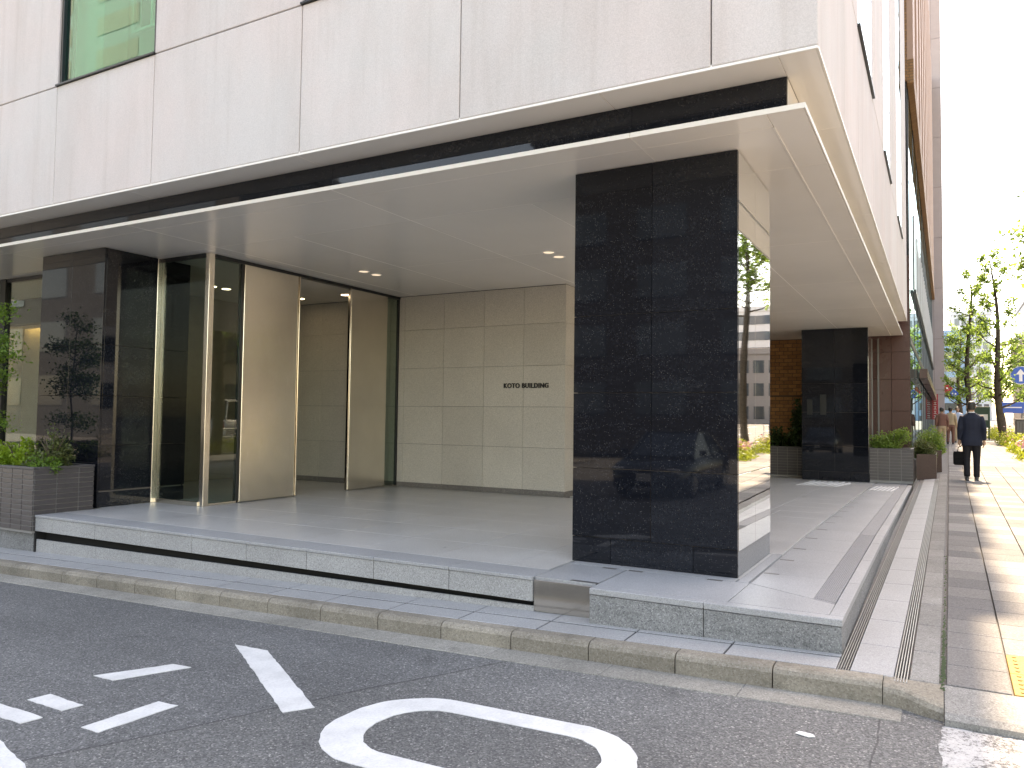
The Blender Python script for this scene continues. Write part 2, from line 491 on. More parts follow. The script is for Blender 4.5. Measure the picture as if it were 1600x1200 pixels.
class MB:
    """mesh builder"""
    def __init__(self):
        self.v = []
        self.f = []
    def add(self, vs_, fs_):
        n = len(self.v)
        self.v += [tuple(p) for p in vs_]
        self.f += [tuple(i + n for i in f) for f in fs_]
        return self
    def box(self, x0, x1, y0, y1, z0, z1, c=0.0):
        if c <= 0:
            vs_ = [(x, y, z) for z in (z0, z1) for y in (y0, y1) for x in (x0, x1)]
            return self.add(vs_, [(0, 2, 3, 1), (4, 5, 7, 6), (0, 1, 5, 4), (2, 6, 7, 3), (0, 4, 6, 2), (1, 3, 7, 5)])
        c = min(c, abs(x1 - x0) * .45, abs(y1 - y0) * .45, abs(z1 - z0) * .45)
        b = bmesh.new()
        vs_ = [b.verts.new((x, y, z)) for z in (z0, z1) for y in (y0, y1) for x in (x0, x1)]
        for q in [(0, 2, 3, 1), (4, 5, 7, 6), (0, 1, 5, 4), (2, 6, 7, 3), (0, 4, 6, 2), (1, 3, 7, 5)]:
            b.faces.new([vs_[i] for i in q])
        bmesh.ops.bevel(b, geom=b.edges[:], offset=c, segments=1, affect='EDGES', profile=0.5)
        b.verts.index_update()
        self.add([v.co[:] for v in b.verts], [tuple(v.index for v in f.verts) for f in b.faces])
        b.free()
        return self
    def prism(self, pts, axis, a, b_):
        """polygon pts (2D) extruded along axis between a and b_"""
        def P(p, t):
            if axis == 0: return (t, p[0], p[1])
            if axis == 1: return (p[0], t, p[1])
            return (p[0], p[1], t)
        n = len(pts)
        vs_ = [P(p, a) for p in pts] + [P(p, b_) for p in pts]
        fs_ = [tuple(range(n - 1, -1, -1)), tuple(range(n, 2 * n))]
        for i in range(n):
            j = (i + 1) % n
            fs_.append((i, j, n + j, n + i))
        return self.add(vs_, fs_)
    def tube(self, pts, rad, seg=8, cap=True):
        pts = [Vector(p) for p in pts]
        if not hasattr(rad, '__len__'):
            rad = [rad] * len(pts)
        rings = []
        for i, p in enumerate(pts):
            d = (pts[min(i + 1, len(pts) - 1)] - pts[max(i - 1, 0)]).normalized()
            a = Vector((1, 0, 0)) if abs(d.x) < 0.8 else Vector((0, 1, 0))
            u = d.cross(a).normalized()
            w = d.cross(u)
            rings.append([p + (u * math.cos(2 * math.pi * k / seg) + w * math.sin(2 * math.pi * k / seg)) * rad[i] for k in range(seg)])
        vs_ = [q for r in rings for q in r]
        fs_ = []
        for i in range(len(rings) - 1):
            for k in range(seg):
                k2 = (k + 1) % seg
                fs_.append((i * seg + k, i * seg + k2, (i + 1) * seg + k2, (i + 1) * seg + k))
        if cap:
            fs_.append(tuple(range(seg - 1, -1, -1)))
            fs_.append(tuple((len(rings) - 1) * seg + k for k in range(seg)))
        return self.add(vs_, fs_)
    def disc(self, c, r, axis, th, seg=20):
        pts = [(r * math.cos(2 * math.pi * k / seg), r * math.sin(2 * math.pi * k / seg)) for k in range(seg)]
        if axis == 2: return self.prism([(c[0] + p[0], c[1] + p[1]) for p in pts], 2, c[2], c[2] + th)
        if axis == 1: return self.prism([(c[0] + p[0], c[2] + p[1]) for p in pts], 1, c[1], c[1] + th)
        return self.prism([(c[1] + p[0], c[2] + p[1]) for p in pts], 0, c[0], c[0] + th)
    def build(self, name, mat, parent=None, smooth=False):
        o = mesh_obj(name, self.v, self.f, mat, parent, smooth)
        b = bmesh.new()
        b.from_mesh(o.data)
        bmesh.ops.recalc_face_normals(b, faces=b.faces[:])
        b.to_mesh(o.data)
        b.free()
        return o

_cache = {}
def boxo(name, mat, parent, x0, x1, y0, y1, z0, z1, c=0.003):
    """box as its own object, mesh data shared between boxes of equal size and material"""
    key = (name, mat, round(x1 - x0, 4), round(y1 - y0, 4), round(z1 - z0, 4), round(c, 4))
    me = _cache.get(key)
    loc = ((x0 + x1) / 2, (y0 + y1) / 2, (z0 + z1) / 2)
    if me is None:
        hx, hy, hz = (x1 - x0) / 2, (y1 - y0) / 2, (z1 - z0) / 2
        o = MB().box(-hx, hx, -hy, hy, -hz, hz, c).build(name, mat)
        _cache[key] = o.data
    else:
        o = link(bpy.data.objects.new(name, me))
    o.location = loc
    if parent is not None:
        o.parent = parent
        if parent.location.length > 0:
            o.location = Vector(loc) - Vector(parent.location) - (Vector(parent.parent.location) if parent.parent else Vector())
    return o

def slab(name, mat, parent, x0, x1, y0, y1, zf, th=0.05, gap=0.003, ch=0.004, sx=None):
    """paving slab whose top follows the height function zf; sx shifts x with y"""
    s = sx or (lambda y: 0.0)
    a, b, c, d = x0 + gap, x1 - gap, y0 + gap, y1 - gap
    P = [(a, c), (b, c), (b, d), (a, d)]
    Q = [(a + ch, c + ch), (b - ch, c + ch), (b - ch, d - ch), (a + ch, d - ch)]
    mx, my = (x0 + x1) / 2, (y0 + y1) / 2
    o0 = Vector((mx + s(my), my, zf(mx, my)))
    def V(x, y, dz): return (x + s(y) - o0.x, y - o0.y, zf(x, y) + dz - o0.z)
    vs_ = [V(x, y, -th) for x, y in P] + [V(x, y, -ch) for x, y in P] + [V(x, y, 0) for x, y in Q]
    fs_ = [(8, 9, 10, 11)]
    for i in range(4):
        j = (i + 1) % 4
        fs_ += [(i, j, 4 + j, 4 + i), (4 + i, 4 + j, 8 + j, 8 + i)]
    o = mesh_obj(name, vs_, fs_, mat, parent)
    o.location = o0
    return o

def frange(a, b, step):
    r = []
    while a < b - 1e-6:
        r.append(a)
        a += step
    return r

# ------------------------------------------------------------------ heights of the ground
def Gz(x, y):                      # granite strip along the side street
    return -0.215 + 0.026 * (max(x, -30) + 0.556) + 0.0105 * (y - 5.3)
def Sz(x, y):                      # pavement of the main street
    b = 0.0105 if x < -0.5 else (0.015 if x > 0 else 0.0105 + 0.009 * (x + 0.5))
    return -0.218 + b * (min(y, 220) - 5.1)
def Rz(x, y):                      # carriageways
    return -0.345 + 0.026 * (min(max(x, -40), 0) + 0.556) + 0.015 * max(0.0, min(y, 220) - 5)
def Fz(x, y):                      # entrance floor, falls gently along the side gallery
    return 0.0 if y < 9.5 else -0.0125 * (y - 9.5)
def SX(y):                         # the main street runs half a degree off the building
    return 0.009 * (y - 5)

R = random.Random(7)

# ================================================================== SETTING
tag(MB().box(-1500, 1500, -1500, 2500, -9.0, -6.0).build('ground', 'asphalt'), kind='structure')

# road sheet with the block of the building left out
xs = [-120, -40, -25, -12, -9, -6, -4, -2, -0.35, 0.0, 2.0, 4.4, 8, 13, 19, 30, 120]
ys = [-120, -30, -12, -6, -2, 1, 3, 4.65, 5.0, 12, 25, 40, 60, 90, 140, 220, 400]
mb = MB()
idx = {}
for i, x in enumerate(xs):
    for j, y in enumerate(ys):
        idx[i, j] = len(mb.v)
        mb.v.append((x, y, Rz(x, y)))
for i in range(len(xs) - 1):
    for j in range(len(ys) - 1):
        if xs[i + 1] <= 0.01 and ys[j] >= 4.99:
            continue
        mb.f.append((idx[i, j], idx[i + 1, j], idx[i + 1, j + 1], idx[i, j + 1]))
road = tag(mb.build('road', 'asphalt'), kind='structure')

fc = MB()  # unseen pale paving, added to bounce sunlight onto the facade and porch ceiling
fx = [-70, -40, -25, -14]
vs_, fs_ = [], []
for x in fx:
    for y in (-21.0, -4.2):
        vs_.append((x, y, Rz(x, y) + 0.05))
for i in range(3):
    fs_.append((2 * i, 2 * i + 2, 2 * i + 3, 2 * i + 1))
fc.add(vs_, fs_)
tag(fc.build('bounce_paving', 'gutter'), kind='structure')

# ---- painted markings on the side street
def marking(pts, name='road_marking', mat='paint', lift=0.004):
    n = len(pts)
    vs_ = [(x, y, Rz(x, y) + lift) for x, y in pts] + [(x, y, Rz(x, y) - 0.002) for x, y in pts]
    fs_ = [tuple(range(n))] + [(i, n + i, n + (i + 1) % n, (i + 1) % n) for i in range(n)]
    mbm = MB()
    mbm.add(vs_, fs_)
    return mbm.build(name, mat, road)
def rough_poly(pts, amp=0.004, step=0.05):
    rr = random.Random(3)
    out = []
    for i in range(len(pts)):
        a, b = Vector(pts[i]), Vector(pts[(i + 1) % len(pts)])
        n = max(1, int((b - a).length / step))
        for k in range(n):
            p = a.lerp(b, k / n)
            out.append((p.x + rr.uniform(-amp, amp), p.y + rr.uniform(-amp, amp)))
    return out
for poly in ([(-4.82, 3.15), (-4.62, 3.15), (-4.40, 3.56), (-4.57, 3.55)],
             [(-4.04, 2.58), (-3.89, 2.58), (-3.86, 3.04), (-4.02, 3.03)],
             [(-4.74, 2.69), (-4.38, 2.68), (-4.36, 2.79), (-4.72, 2.81)],
             [(-4.90, 2.46), (-4.39, 2.46), (-4.37, 2.57), (-4.90, 2.58)],
             [(-4.57, 4.08), (-3.24, 3.24), (-3.13, 3.38), (-4.24, 4.08)],
             [(-4.25, 2.28), (-4.45, 2.10), (-3.9, 1.75), (-3.55, 1.9), (-3.79, 2.16)]):
    marking(rough_poly(poly))
# the big rounded zero of the painted text
def stadium(x0, x1, y0, y1, r, seg=14):
    pts = []
    for cx, cy, a0 in ((x1 - r, y1 - r, 0), (x0 + r, y1 - r, 90), (x0 + r, y0 + r, 180), (x1 - r, y0 + r, 270)):
        for k in range(seg + 1):
            a = math.radians(a0 + 90 * k / seg)
            pts.append((cx + r * math.cos(a), cy + r * math.sin(a)))
    return pts
o_ = stadium(-2.90, -1.24, 2.90, 3.84, 0.44)
i_ = stadium(-2.67, -1.41, 3.07, 3.675, 0.28)
rr = random.Random(5)
jit = lambda p: (p[0] + rr.uniform(-.004, .004), p[1] + rr.uniform(-.004, .004))
o_ = [jit(p) for p in o_]
i_ = [jit(p) for p in i_]
n = len(o_)
vs_ = [(x, y, Rz(x, y) + 0.004) for x, y in o_ + i_] + [(x, y, Rz(x, y) - 0.002) for x, y in o_ + i_]
fs_ = []
for k in range(n):
    k2 = (k + 1) % n
    fs_ += [(k, k2, n + k2, n + k), (k, 2 * n + k, 2 * n + k2, k2), (n + k, n + k2, 3 * n + k2, 3 * n + k)]
mbm = MB()
mbm.add(vs_, fs_)
mbm.build('road_marking', 'paint', road)
# worn crossing bar at the corner and a flattened scrap of paper
marking(rough_poly([(-0.01, 4.69), (-0.02, 4.14), (3.4, 4.02), (3.4, 4.60)], 0.012, 0.08), 'crossing_bar', 'worn')
marking(rough_poly([(-0.03, 3.55), (-0.03, 3.1), (3.4, 3.0), (3.4, 3.45)], 0.012, 0.08), 'crossing_bar', 'worn')
# lane lines of the main street
for x in (8.6, 12.2):
    for y in frange(10, 150, 10):
        marking([(x, y), (x + 0.15, y), (x + 0.15, y + 5), (x, y + 5)], 'lane_line')
paper = MB()
pz = Rz(-0.62, 4.25) + 0.004
paper.prism([(-0.665, 4.235), (-0.60, 4.215), (-0.57, 4.235), (-0.585, 4.26), (-0.65, 4.27)], 2, pz, pz + 0.004)
tag(paper.build('paper_scrap', 'white'), 'small flattened scrap of white paper lying on the asphalt', 'litter')

# ---- kerb and gutter of the side street
kerb = tag(empty('kerb'), kind='structure')
gutter = tag(empty('gutter'), kind='structure')
def kerb_stone(x0, x1):
    g = 0.004
    prof = [(4.90, -0.155), (4.897, -0.035), (4.912, -0.012), (4.935, 0.0), (5.035, 0.0), (5.035, -0.16)]
    vs_, fs_ = [], []
    for x in (x0 + g, x1 - g):
        for y, dz in prof:
            vs_.append((x, y, Gz(x, 4.98) + dz))
    n = len(prof)
    fs_ = [tuple(range(n)), tuple(range(2 * n - 1, n - 1, -1))]
    for i in range(n):
        j = (i + 1) % n
        fs_.append((i, n + i, n + j, j))
    m = MB()
    m.add(vs_, fs_)
    return m.build('kerb_stone', 'kerb', kerb)
kx = [-0.30]
while kx[-1] > -13:
    kx.append(kx[-1] - (0.60 if R.random() < 0.85 else 0.52))
for a, b in zip(kx[1:], kx[:-1]):
    kerb_stone(a, b)
gx = [-0.20]
while gx[-1] > -13:
    gx.append(gx[-1] - 0.86)
for a, b in zip(gx[1:], gx[:-1]):
    slab('gutter_slab', 'gutter', gutter, a, b, 4.645 + R.uniform(-.006, .006), 4.905, lambda x, y: Rz(x, 4.7) + 0.006 + 0.02 * (4.65 - y), 0.06, 0.002, 0.003)
# rounded kerb corner that turns into the dropped kerb of the main pavement
cor = MB()
arc = []
for k in range(9):
    a = k / 8
    arc.append((-0.30 + 0.30 * a, 4.90 - 0.03 * math.sin(a * math.pi) + (-0.13) * max(0, a - 0.35) / 0.65, 1 - 0.55 * max(0, a - 0.3) / 0.7))
vs_, fs_ = [], []
prof = [(0.0, -0.16), (-0.003, -0.04), (0.012, -0.014), (0.04, 0.0), (0.22, 0.0), (0.22, -0.16)]
for x, y, hgt in arc:
    for dy, dz in prof:
        yy = y + dy if dy < 0.2 else 5.06
        top = Sz(x, 5.0) - 0.004 - (1 - hgt) * 0.05
        vs_.append((x, yy, top + dz if dy < 0.2 else Sz(x, 5.06) - 0.004 + dz))
np_ = len(prof)
for i in range(len(arc) - 1):
    for j in range(np_):
        j2 = (j + 1) % np_
        fs_.append((i * np_ + j, (i + 1) * np_ + j, (i + 1) * np_ + j2, i * np_ + j2))
fs_ += [tuple(range(np_)), tuple(range(len(vs_) - 1, len(vs_) - 1 - np_, -1))]
cor.add(vs_, fs_)
cor.build('kerb_stone', 'kerb', kerb)
for x0 in frange(0.0, 3.6, 0.6):
    prof2 = [(4.70, -0.12), (4.70, -0.075), (4.74, -0.05), (5.06, -0.004), (5.06, -0.14)]
    m = MB()
    vs_ = [(x, y, Sz(x, 5.06) + dz) for x in (x0 + .004, x0 + .596) for y, dz in prof2]
    fs_ = [(0, 1, 2, 3, 4), (9, 8, 7, 6, 5)] + [(i, 5 + i, 5 + (i + 1) % 5, (i + 1) % 5) for i in range(5)]
    m.add(vs_, fs_)
    m.build('kerb_stone', 'conc', kerb)

# ---- granite strip along the front of the building
strip = tag(MB().add([(-16, 5.03, Gz(-16, 5.03) - .006), (-0.56, 5.03, Gz(-.56, 5.03) - .006), (-0.56, 5.9, Gz(-.56, 5.9) - .006), (-16, 5.9, Gz(-16, 5.9) - .006)], [(0, 1, 2, 3)]).build('granite_strip', 'mortar_grey'), kind='structure')
jx = [-0.555]
while jx[-1] > -15:
    jx.append(jx[-1] - 0.672)
for a, b in zip(jx[1:], jx[:-1]):
    slab('granite_slab', 'pave', strip, a, b, 5.04, 5.283, Gz, 0.04, 0.007, 0.003)
    slab('granite_slab', 'pave', strip, a, b, 5.299, 5.56, Gz, 0.04, 0.005, 0.002)

# ---- pavement of the main street
base = MB()
yy = [5.03, 25, 60, 120, 220]
vs_, fs_ = [], []
for y in yy:
    for x in (-0.62, -0.50, 0.0, 4.0):
        vs_.append((x + SX(y), y, Sz(x, y) - 0.03))
for j in range(len(yy) - 1):
    for i in range(3):
        a = j * 4 + i
        fs_.append((a, a + 1, a + 5, a + 4))
base.add(vs_, fs_)
sidewalk = tag(base.build('sidewalk', 'paver_b'), kind='structure')
far = MB()
vs_, fs_ = [], []
for y in (25.1, 60, 120, 220):
    for x in (0.0, 4.0):
        vs_.append((x + SX(y), y, Sz(x, y)))
for j in range(3):
    fs_.append((2 * j, 2 * j + 1, 2 * j + 3, 2 * j + 2))
far.add(vs_, fs_)
M['pave_far'] = brickmat('paver_far', (0.27, 0.26, 0.245), (0.19, 0.185, 0.175), (0.10, 0.095, 0.09), 0.4, 0.4, 0.008)
def pave_far():
    t = NT('paver_distance')
    co = t.pos()
    b = t.n('ShaderNodeTexBrick')
    b.offset = 0.0
    b.inputs['Color1'].default_value = (0.21, 0.205, 0.195, 1)
    b.inputs['Color2'].default_value = (0.15, 0.146, 0.14, 1)
    b.inputs['Mortar'].default_value = (0.10, 0.095, 0.09, 1)
    b.inputs['Scale'].default_value = 1
    b.inputs['Mortar Size'].default_value = 0.006
    b.inputs['Brick Width'].default_value = 0.4
    b.inputs['Row Height'].default_value = 0.4
    t.l(co, b.inputs['Vector'])
    t.principled(b.outputs[0], 0.75, 0, 0.2)
    return t.m
far.build('distant_paving', pave_far(), sidewalk)

# slabs between the two slot drains, and the concrete edging beside them
y = 5.055
for k in range(24):
    y2 = 5.68 if k == 0 else y + 0.70
    if y2 < 20.4:
        slab('granite_slab', 'pave', sidewalk, -0.488, -0.252, y, y2, Sz, 0.045, 0.002, 0.003, SX)
    slab('edging_slab', 'conc', sidewalk, -0.175, -0.020, y, y2, Sz, 0.045, 0.003, 0.004, SX)
    y = y2
# paving tiles, six rows wide
rowtone = {}
for j in range(50):
    y0 = 5.07 + 0.40 * j
    r_ = R.random()
    tone = 'c' if r_ < 0.22 else ('b' if r_ < 0.55 else 'a')
    if j < 3: tone = 'b'
    for i in range(6):
        x0 = 0.012 + 0.40 * i if i else 0.012
        x0 = [0.012, 0.335, 0.725, 1.115, 1.505, 1.895][i]
        x1 = [0.330, 0.722, 1.112, 1.502, 1.892, 2.285][i]
        t_ = tone if R.random() < 0.75 else R.choice('abc')
        if i in (1, 2) and j in (0, 1):
            mt = 'yellow'
        else:
            mt = 'paver_' + t_
        nm = 'tactile_tile' if mt == 'yellow' else 'paving_tile'
        o = slab(nm, mt, sidewalk, x0, x1, y0, y0 + 0.40, Sz, 0.05, 0.003, 0.003, SX)
        if mt == 'yellow':
            bm = MB()
            for a in range(5):
                for b in range(5):
                    cx, cy = x0 + 0.045 + a * 0.075, y0 + 0.05 + b * 0.075
                    bm.prism([(cx + 0.012 * math.cos(q) - o.location.x + SX(cy), cy + 0.012 * math.sin(q) - o.location.y) for q in [k * math.pi / 3 for k in range(6)]], 2, Sz(cx, cy) - o.location.z - .002, Sz(cx, cy) + 0.005 - o.location.z)
            bm.build('raised_dots', 'yellow', o)['kind'] = 'stuff'
# moss in the joint beside the edging
moss = MB()
for k in range(420):
    y = R.choice([R.uniform(4.98, 9.5), R.gauss(5.9, 0.35), R.gauss(5.3, 0.2)])
    if y < 4.96: continue
    x = R.gauss(-0.004, 0.005)
    s = R.uniform(0.003, 0.009)
    z = Sz(x, y) - 0.006
    moss.add([(x - s + SX(y), y - s, z), (x + s + SX(y), y - s * .5, z), (x + SX(y), y + s, z + s * 1.3)], [(0, 1, 2)])
tag(moss.build('moss', 'leaf_dark'), 'thin line of dark green moss in the pavement joint', 'moss', kind='stuff')

# two slot drains along the pavement
def drain(x0, x1, label, nb=4):
    d = empty('slot_drain', ((x0 + x1) / 2, 5.0, Sz(x0, 5)))
    tag(d, label, 'drain', 'slot drains along the pavement')
    ox, oy, oz = d.location
    ch = MB()
    for k in range(8):
        ya, yb = 4.985 + k * 2.0, 4.985 + (k + 1) * 2.0
        if k == 7: yb = 20.3
        ch.add([(x0 + SX(ya) - ox, ya - oy, Sz(x0, ya) - .025 - oz), (x1 + SX(ya) - ox, ya - oy, Sz(x1, ya) - .025 - oz), (x1 + SX(yb) - ox, yb - oy, Sz(x1, yb) - .025 - oz), (x0 + SX(yb) - ox, yb - oy, Sz(x0, yb) - .025 - oz)], [(0, 1, 2, 3)])
    ch.build('channel', 'gap', d)
    w = (x1 - x0) / (2 * nb + 1)
    for k in range(8):
        ya, yb = 4.985 + k * 2.0, 4.985 + (k + 1) * 2.0 - 0.004
        if k == 7: yb = 20.3
        for q in range(nb + 1):
            xa = x0 + 2 * q * w
            b = slab('grate_bar', 'metal_grate', d, xa, xa + w, ya, yb, lambda x, y: Sz(x, y) + 0.001, 0.03, 0.0, 0.001, SX)
            b.location = b.location - d.location
    return d
drain(-0.556, -0.492, 'narrow slot drain with metal bars beside the grey ledge')
drain(-0.248, -0.180, 'narrow slot drain with metal bars beside the concrete edging')

# ================================================================== THE OFFICE BUILDING
ob = empty('office_building', (0, 0, 0))
tag(ob, 'pale pink concrete office building with a recessed black granite pillared entrance on the corner', 'building')
XF, YF, ZU, ZC = -0.684, 5.35, 3.735, 3.461

# --- entrance platform
pf = empty('entrance_platform', (0, 0, 0), ob)
ff = MB()
for (x0, x1, y0, y1) in ((-9.64, -2.9, 5.60, 11.46), (-16.0, -9.64, 6.2, 11.46), (-5.36, -0.6, 5.7, 22.0)):
    pass
# bedding under the tiles, deep enough to close the platform
def bed(x0, x1, y0, y1):
    m = MB()
    yy_ = [y0] + [v for v in (9.5,) if y0 < v < y1] + [y1]
    vs_, fs_ = [], []
    for y in yy_:
        vs_ += [(x0, y, Fz(x0, y) - .022), (x1, y, Fz(x1, y) - .022), (x1, y, -0.6), (x0, y, -0.6)]
    for j in range(len(yy_) - 1):
        for i in range(4):
            a = 4 * j
            fs_.append((a + i, a + (i + 1) % 4, a + 4 + (i + 1) % 4, a + 4 + i))
    fs_ += [(0, 1, 2, 3), (len(vs_) - 1, len(vs_) - 2, len(vs_) - 3, len(vs_) - 4)]
    m.add(vs_, fs_)
    return m.build('platform_core', 'step', pf)
bed(-9.62, -2.83, 5.62, 11.5)
bed(-16.0, -9.64, 6.35, 11.5)
bed(-2.81, -0.62, 5.50, 22.0)
bed(-5.4, -2.83, 11.52, 22.0)
# nosing + risers + dark slot + plinth
rj = [-9.64, -9.29, -8.46, -7.64, -6.82, -6.02, -5.22, -4.42, -3.62, -2.826]
for a, b in zip(rj[:-1], rj[1:]):
    boxo('nosing_slab', 'cap', pf, a + .002, b - .002, 5.47, 5.80, -0.028, 0.0, 0.003)
    boxo('riser_slab', 'step', pf, a + .003, b - .003, 5.478, 5.53, -0.193, -0.031, 0.002)
    pl = lambda x: -0.295 + (x + 9.64) / (9.64 - 2.826) * 0.062
    m = MB()
    m.add([(a + .0015, 5.50, -.62), (b - .0015, 5.50, -.62), (b - .0015, 5.50, pl(b)), (a + .0015, 5.50, pl(a)),
           (a + .0015, 5.52, -.62), (b - .0015, 5.52, -.62), (b - .0015, 5.52, pl(b)), (a + .0015, 5.52, pl(a))],
          [(0, 1, 2, 3), (7, 6, 5, 4), (3, 2, 6, 7), (0, 3, 7, 4), (1, 5, 6, 2)])
    m.build('plinth_slab', 'step', pf)
boxo('shadow_recess', 'gap', pf, -9.63, -2.83, 5.605, 5.615, -0.40, -0.15, 0)  # black lining puts the deep shade of the slot into its colour
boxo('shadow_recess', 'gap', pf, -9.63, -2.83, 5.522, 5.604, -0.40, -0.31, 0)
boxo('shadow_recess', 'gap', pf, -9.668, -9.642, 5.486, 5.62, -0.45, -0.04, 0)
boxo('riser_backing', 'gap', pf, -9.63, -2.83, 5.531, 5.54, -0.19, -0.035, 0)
# floor tiles of the porch
for y0 in frange(5.802, 11.3, 0.80):
    y1 = min(y0 + 0.80, 11.45)
    x = -9.64
    while x < -2.9:
        x1 = min(x + 0.80, -2.85)
        slab('floor_tile', 'floor', pf, x, x1, y0, y1, Fz, 0.02, 0.0022, 0.0010)
        x = x1
for y0 in frange(6.36, 11.3, 1.0):
    for x0 in frange(-16, -9.65, 1.06):
        slab('floor_tile', 'floor', pf, x0, x0 + 1.06, y0, min(y0 + 1.0, 11.45), Fz, 0.02, 0.0022, 0.0010)
# floor of the side gallery behind the corner pillar
for y0 in frange(7.66, 21.9, 0.80):
    y1 = min(y0 + 0.80, 22.0)
    x = -2.83 if y0 < 11.4 else -5.35
    while x < -1.34:
        x1 = x + 0.80 if x + 1.2 < -1.32 else -1.315
        slab('floor_tile', 'floor', pf, x, x1, y0, y1, Fz, 0.02, 0.0022, 0.0010)
        x = x1
# tiles round the pillar foot
slab('border_slab', 'cap', pf, -2.82, -2.30, 5.50, 6.16, Fz, 0.02, 0.002, 0.001)
slab('border_slab', 'cap', pf, -2.285, -1.30, 5.45, 6.16, Fz, 0.02, 0.002, 0.001)
slab('border_slab', 'cap', pf, -1.40, -1.315, 6.17, 7.655, Fz, 0.02, 0.002, 0.001)
slab('border_slab', 'cap', pf, -2.82, -1.41, 6.17, 6.298, Fz, 0.02, 0.002, 0.001)
slab('border_slab', 'floor', pf, -2.84, -1.405, 6.3, 7.655, lambda x, y: -0.004, 0.02, 0.0, 0.0)
# mitred corner piece
m = MB()
m.prism([(-1.295, 5.452), (-0.645, 5.452), (-0.645, 5.772), (-1.295, 6.16)], 2, -0.02, 0.0)
m.build('border_slab', 'cap', pf)
m = MB()
m.prism([(-1.29, 6.168), (-0.80, 5.876), (-0.80, 6.657), (-1.29, 6.657)], 2, -0.02, 0.0)
m.build('border_slab', 'cap', pf)
yj = [6.66]
while yj[-1] < 21.5:
    yj.append(yj[-1] + (0.72 if yj[-1] < 8 else 0.80))
for a, b in zip(yj[:-1], yj[1:]):
    slab('border_slab', 'cap', pf, -1.29, -0.80, a, b, Fz, 0.02, 0.002, 0.001)
for a in yj[:18]:
    boxo('bracket', 'clip', pf, -1.285, -1.165, a - 0.03, a + 0.005, Fz(0, a) - .01, Fz(0, a) + 0.0015, 0)
boxo('bracket', 'clip', pf, -2.50, -2.38, 6.11, 6.155, -.01, .0015, 0)
boxo('bracket', 'clip', pf, -2.27, -2.15, 6.11, 6.155, -.01, .0015, 0)
boxo('bracket', 'clip', pf, -1.62, -1.50, 6.115, 6.155, -.01, .0015, 0)
boxo('bracket', 'clip', pf, -2.52, -2.30, 5.505, 5.55, -.01, .0015, 0)
# ribbed strip: individual thin ribs read as fine relief
m = MB()
m.prism([(-0.797, 5.874), (-0.648, 5.785), (-0.648, 9.5), (-0.797, 9.5)], 2, -0.02, -0.001)
m.build('ribbed_strip', 'tact', pf)
m = MB()
for k in range(11):
    xx = -0.79 + k * 0.0135
    m.box(xx, xx + 0.006, 5.90 - k * .008, 9.5, -0.002, 0.0035)
rb = m.build('ribs', 'tact', pf)
rb['kind'] = 'stuff'
slab('ribbed_strip', 'tact', pf, -0.797, -0.648, 9.5, 21.5, Fz, 0.02, 0.0, 0.0)
# ledge cap and risers (front, then side)
for a, b in ((-2.29, -1.44), (-1.44, -0.5555)):
    boxo('ledge_cap', 'cap', pf, a + .002, b - (.002 if b < -1 else 0), 5.346, 5.448, -0.045, 0.0, 0.004)
    boxo('ledge_riser', 'ledge', pf, a + .0025, b - (.0025 if b < -1 else .004), 5.351, 5.50, -0.45, -0.049, 0.003)
yc = [5.449, 6.6, 7.75, 8.9, 9.5, 10.7, 12.0, 13.2, 14.4, 15.6, 16.8, 18.0, 19.2]
for a, b in zip(yc[:-1], yc[1:]):
    slab('ledge_cap', 'cap', pf, -0.645, -0.5555, a, b, Fz, 0.045, 0.0015, 0.003)
    slab('ledge_riser', 'ledge', pf, -0.72, -0.5600, a, b, lambda x, y: Fz(x, y) - 0.049, 0.4, 0.0015, 0.001)
# bright metal cheek between step and ledge
boxo('metal_cheek', 'steel', pf, -2.820, -2.292, 5.486, 5.498, -0.262, -0.022, 0.001)
# slanted white ticks on the far floor
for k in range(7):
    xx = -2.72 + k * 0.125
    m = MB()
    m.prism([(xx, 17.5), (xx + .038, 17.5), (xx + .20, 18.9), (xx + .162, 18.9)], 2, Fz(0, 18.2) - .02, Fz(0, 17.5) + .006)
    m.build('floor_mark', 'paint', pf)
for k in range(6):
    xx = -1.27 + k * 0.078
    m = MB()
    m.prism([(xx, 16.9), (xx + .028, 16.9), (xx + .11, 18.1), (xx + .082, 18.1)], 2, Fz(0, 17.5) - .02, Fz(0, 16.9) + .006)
    m.build('floor_mark', 'paint', pf)

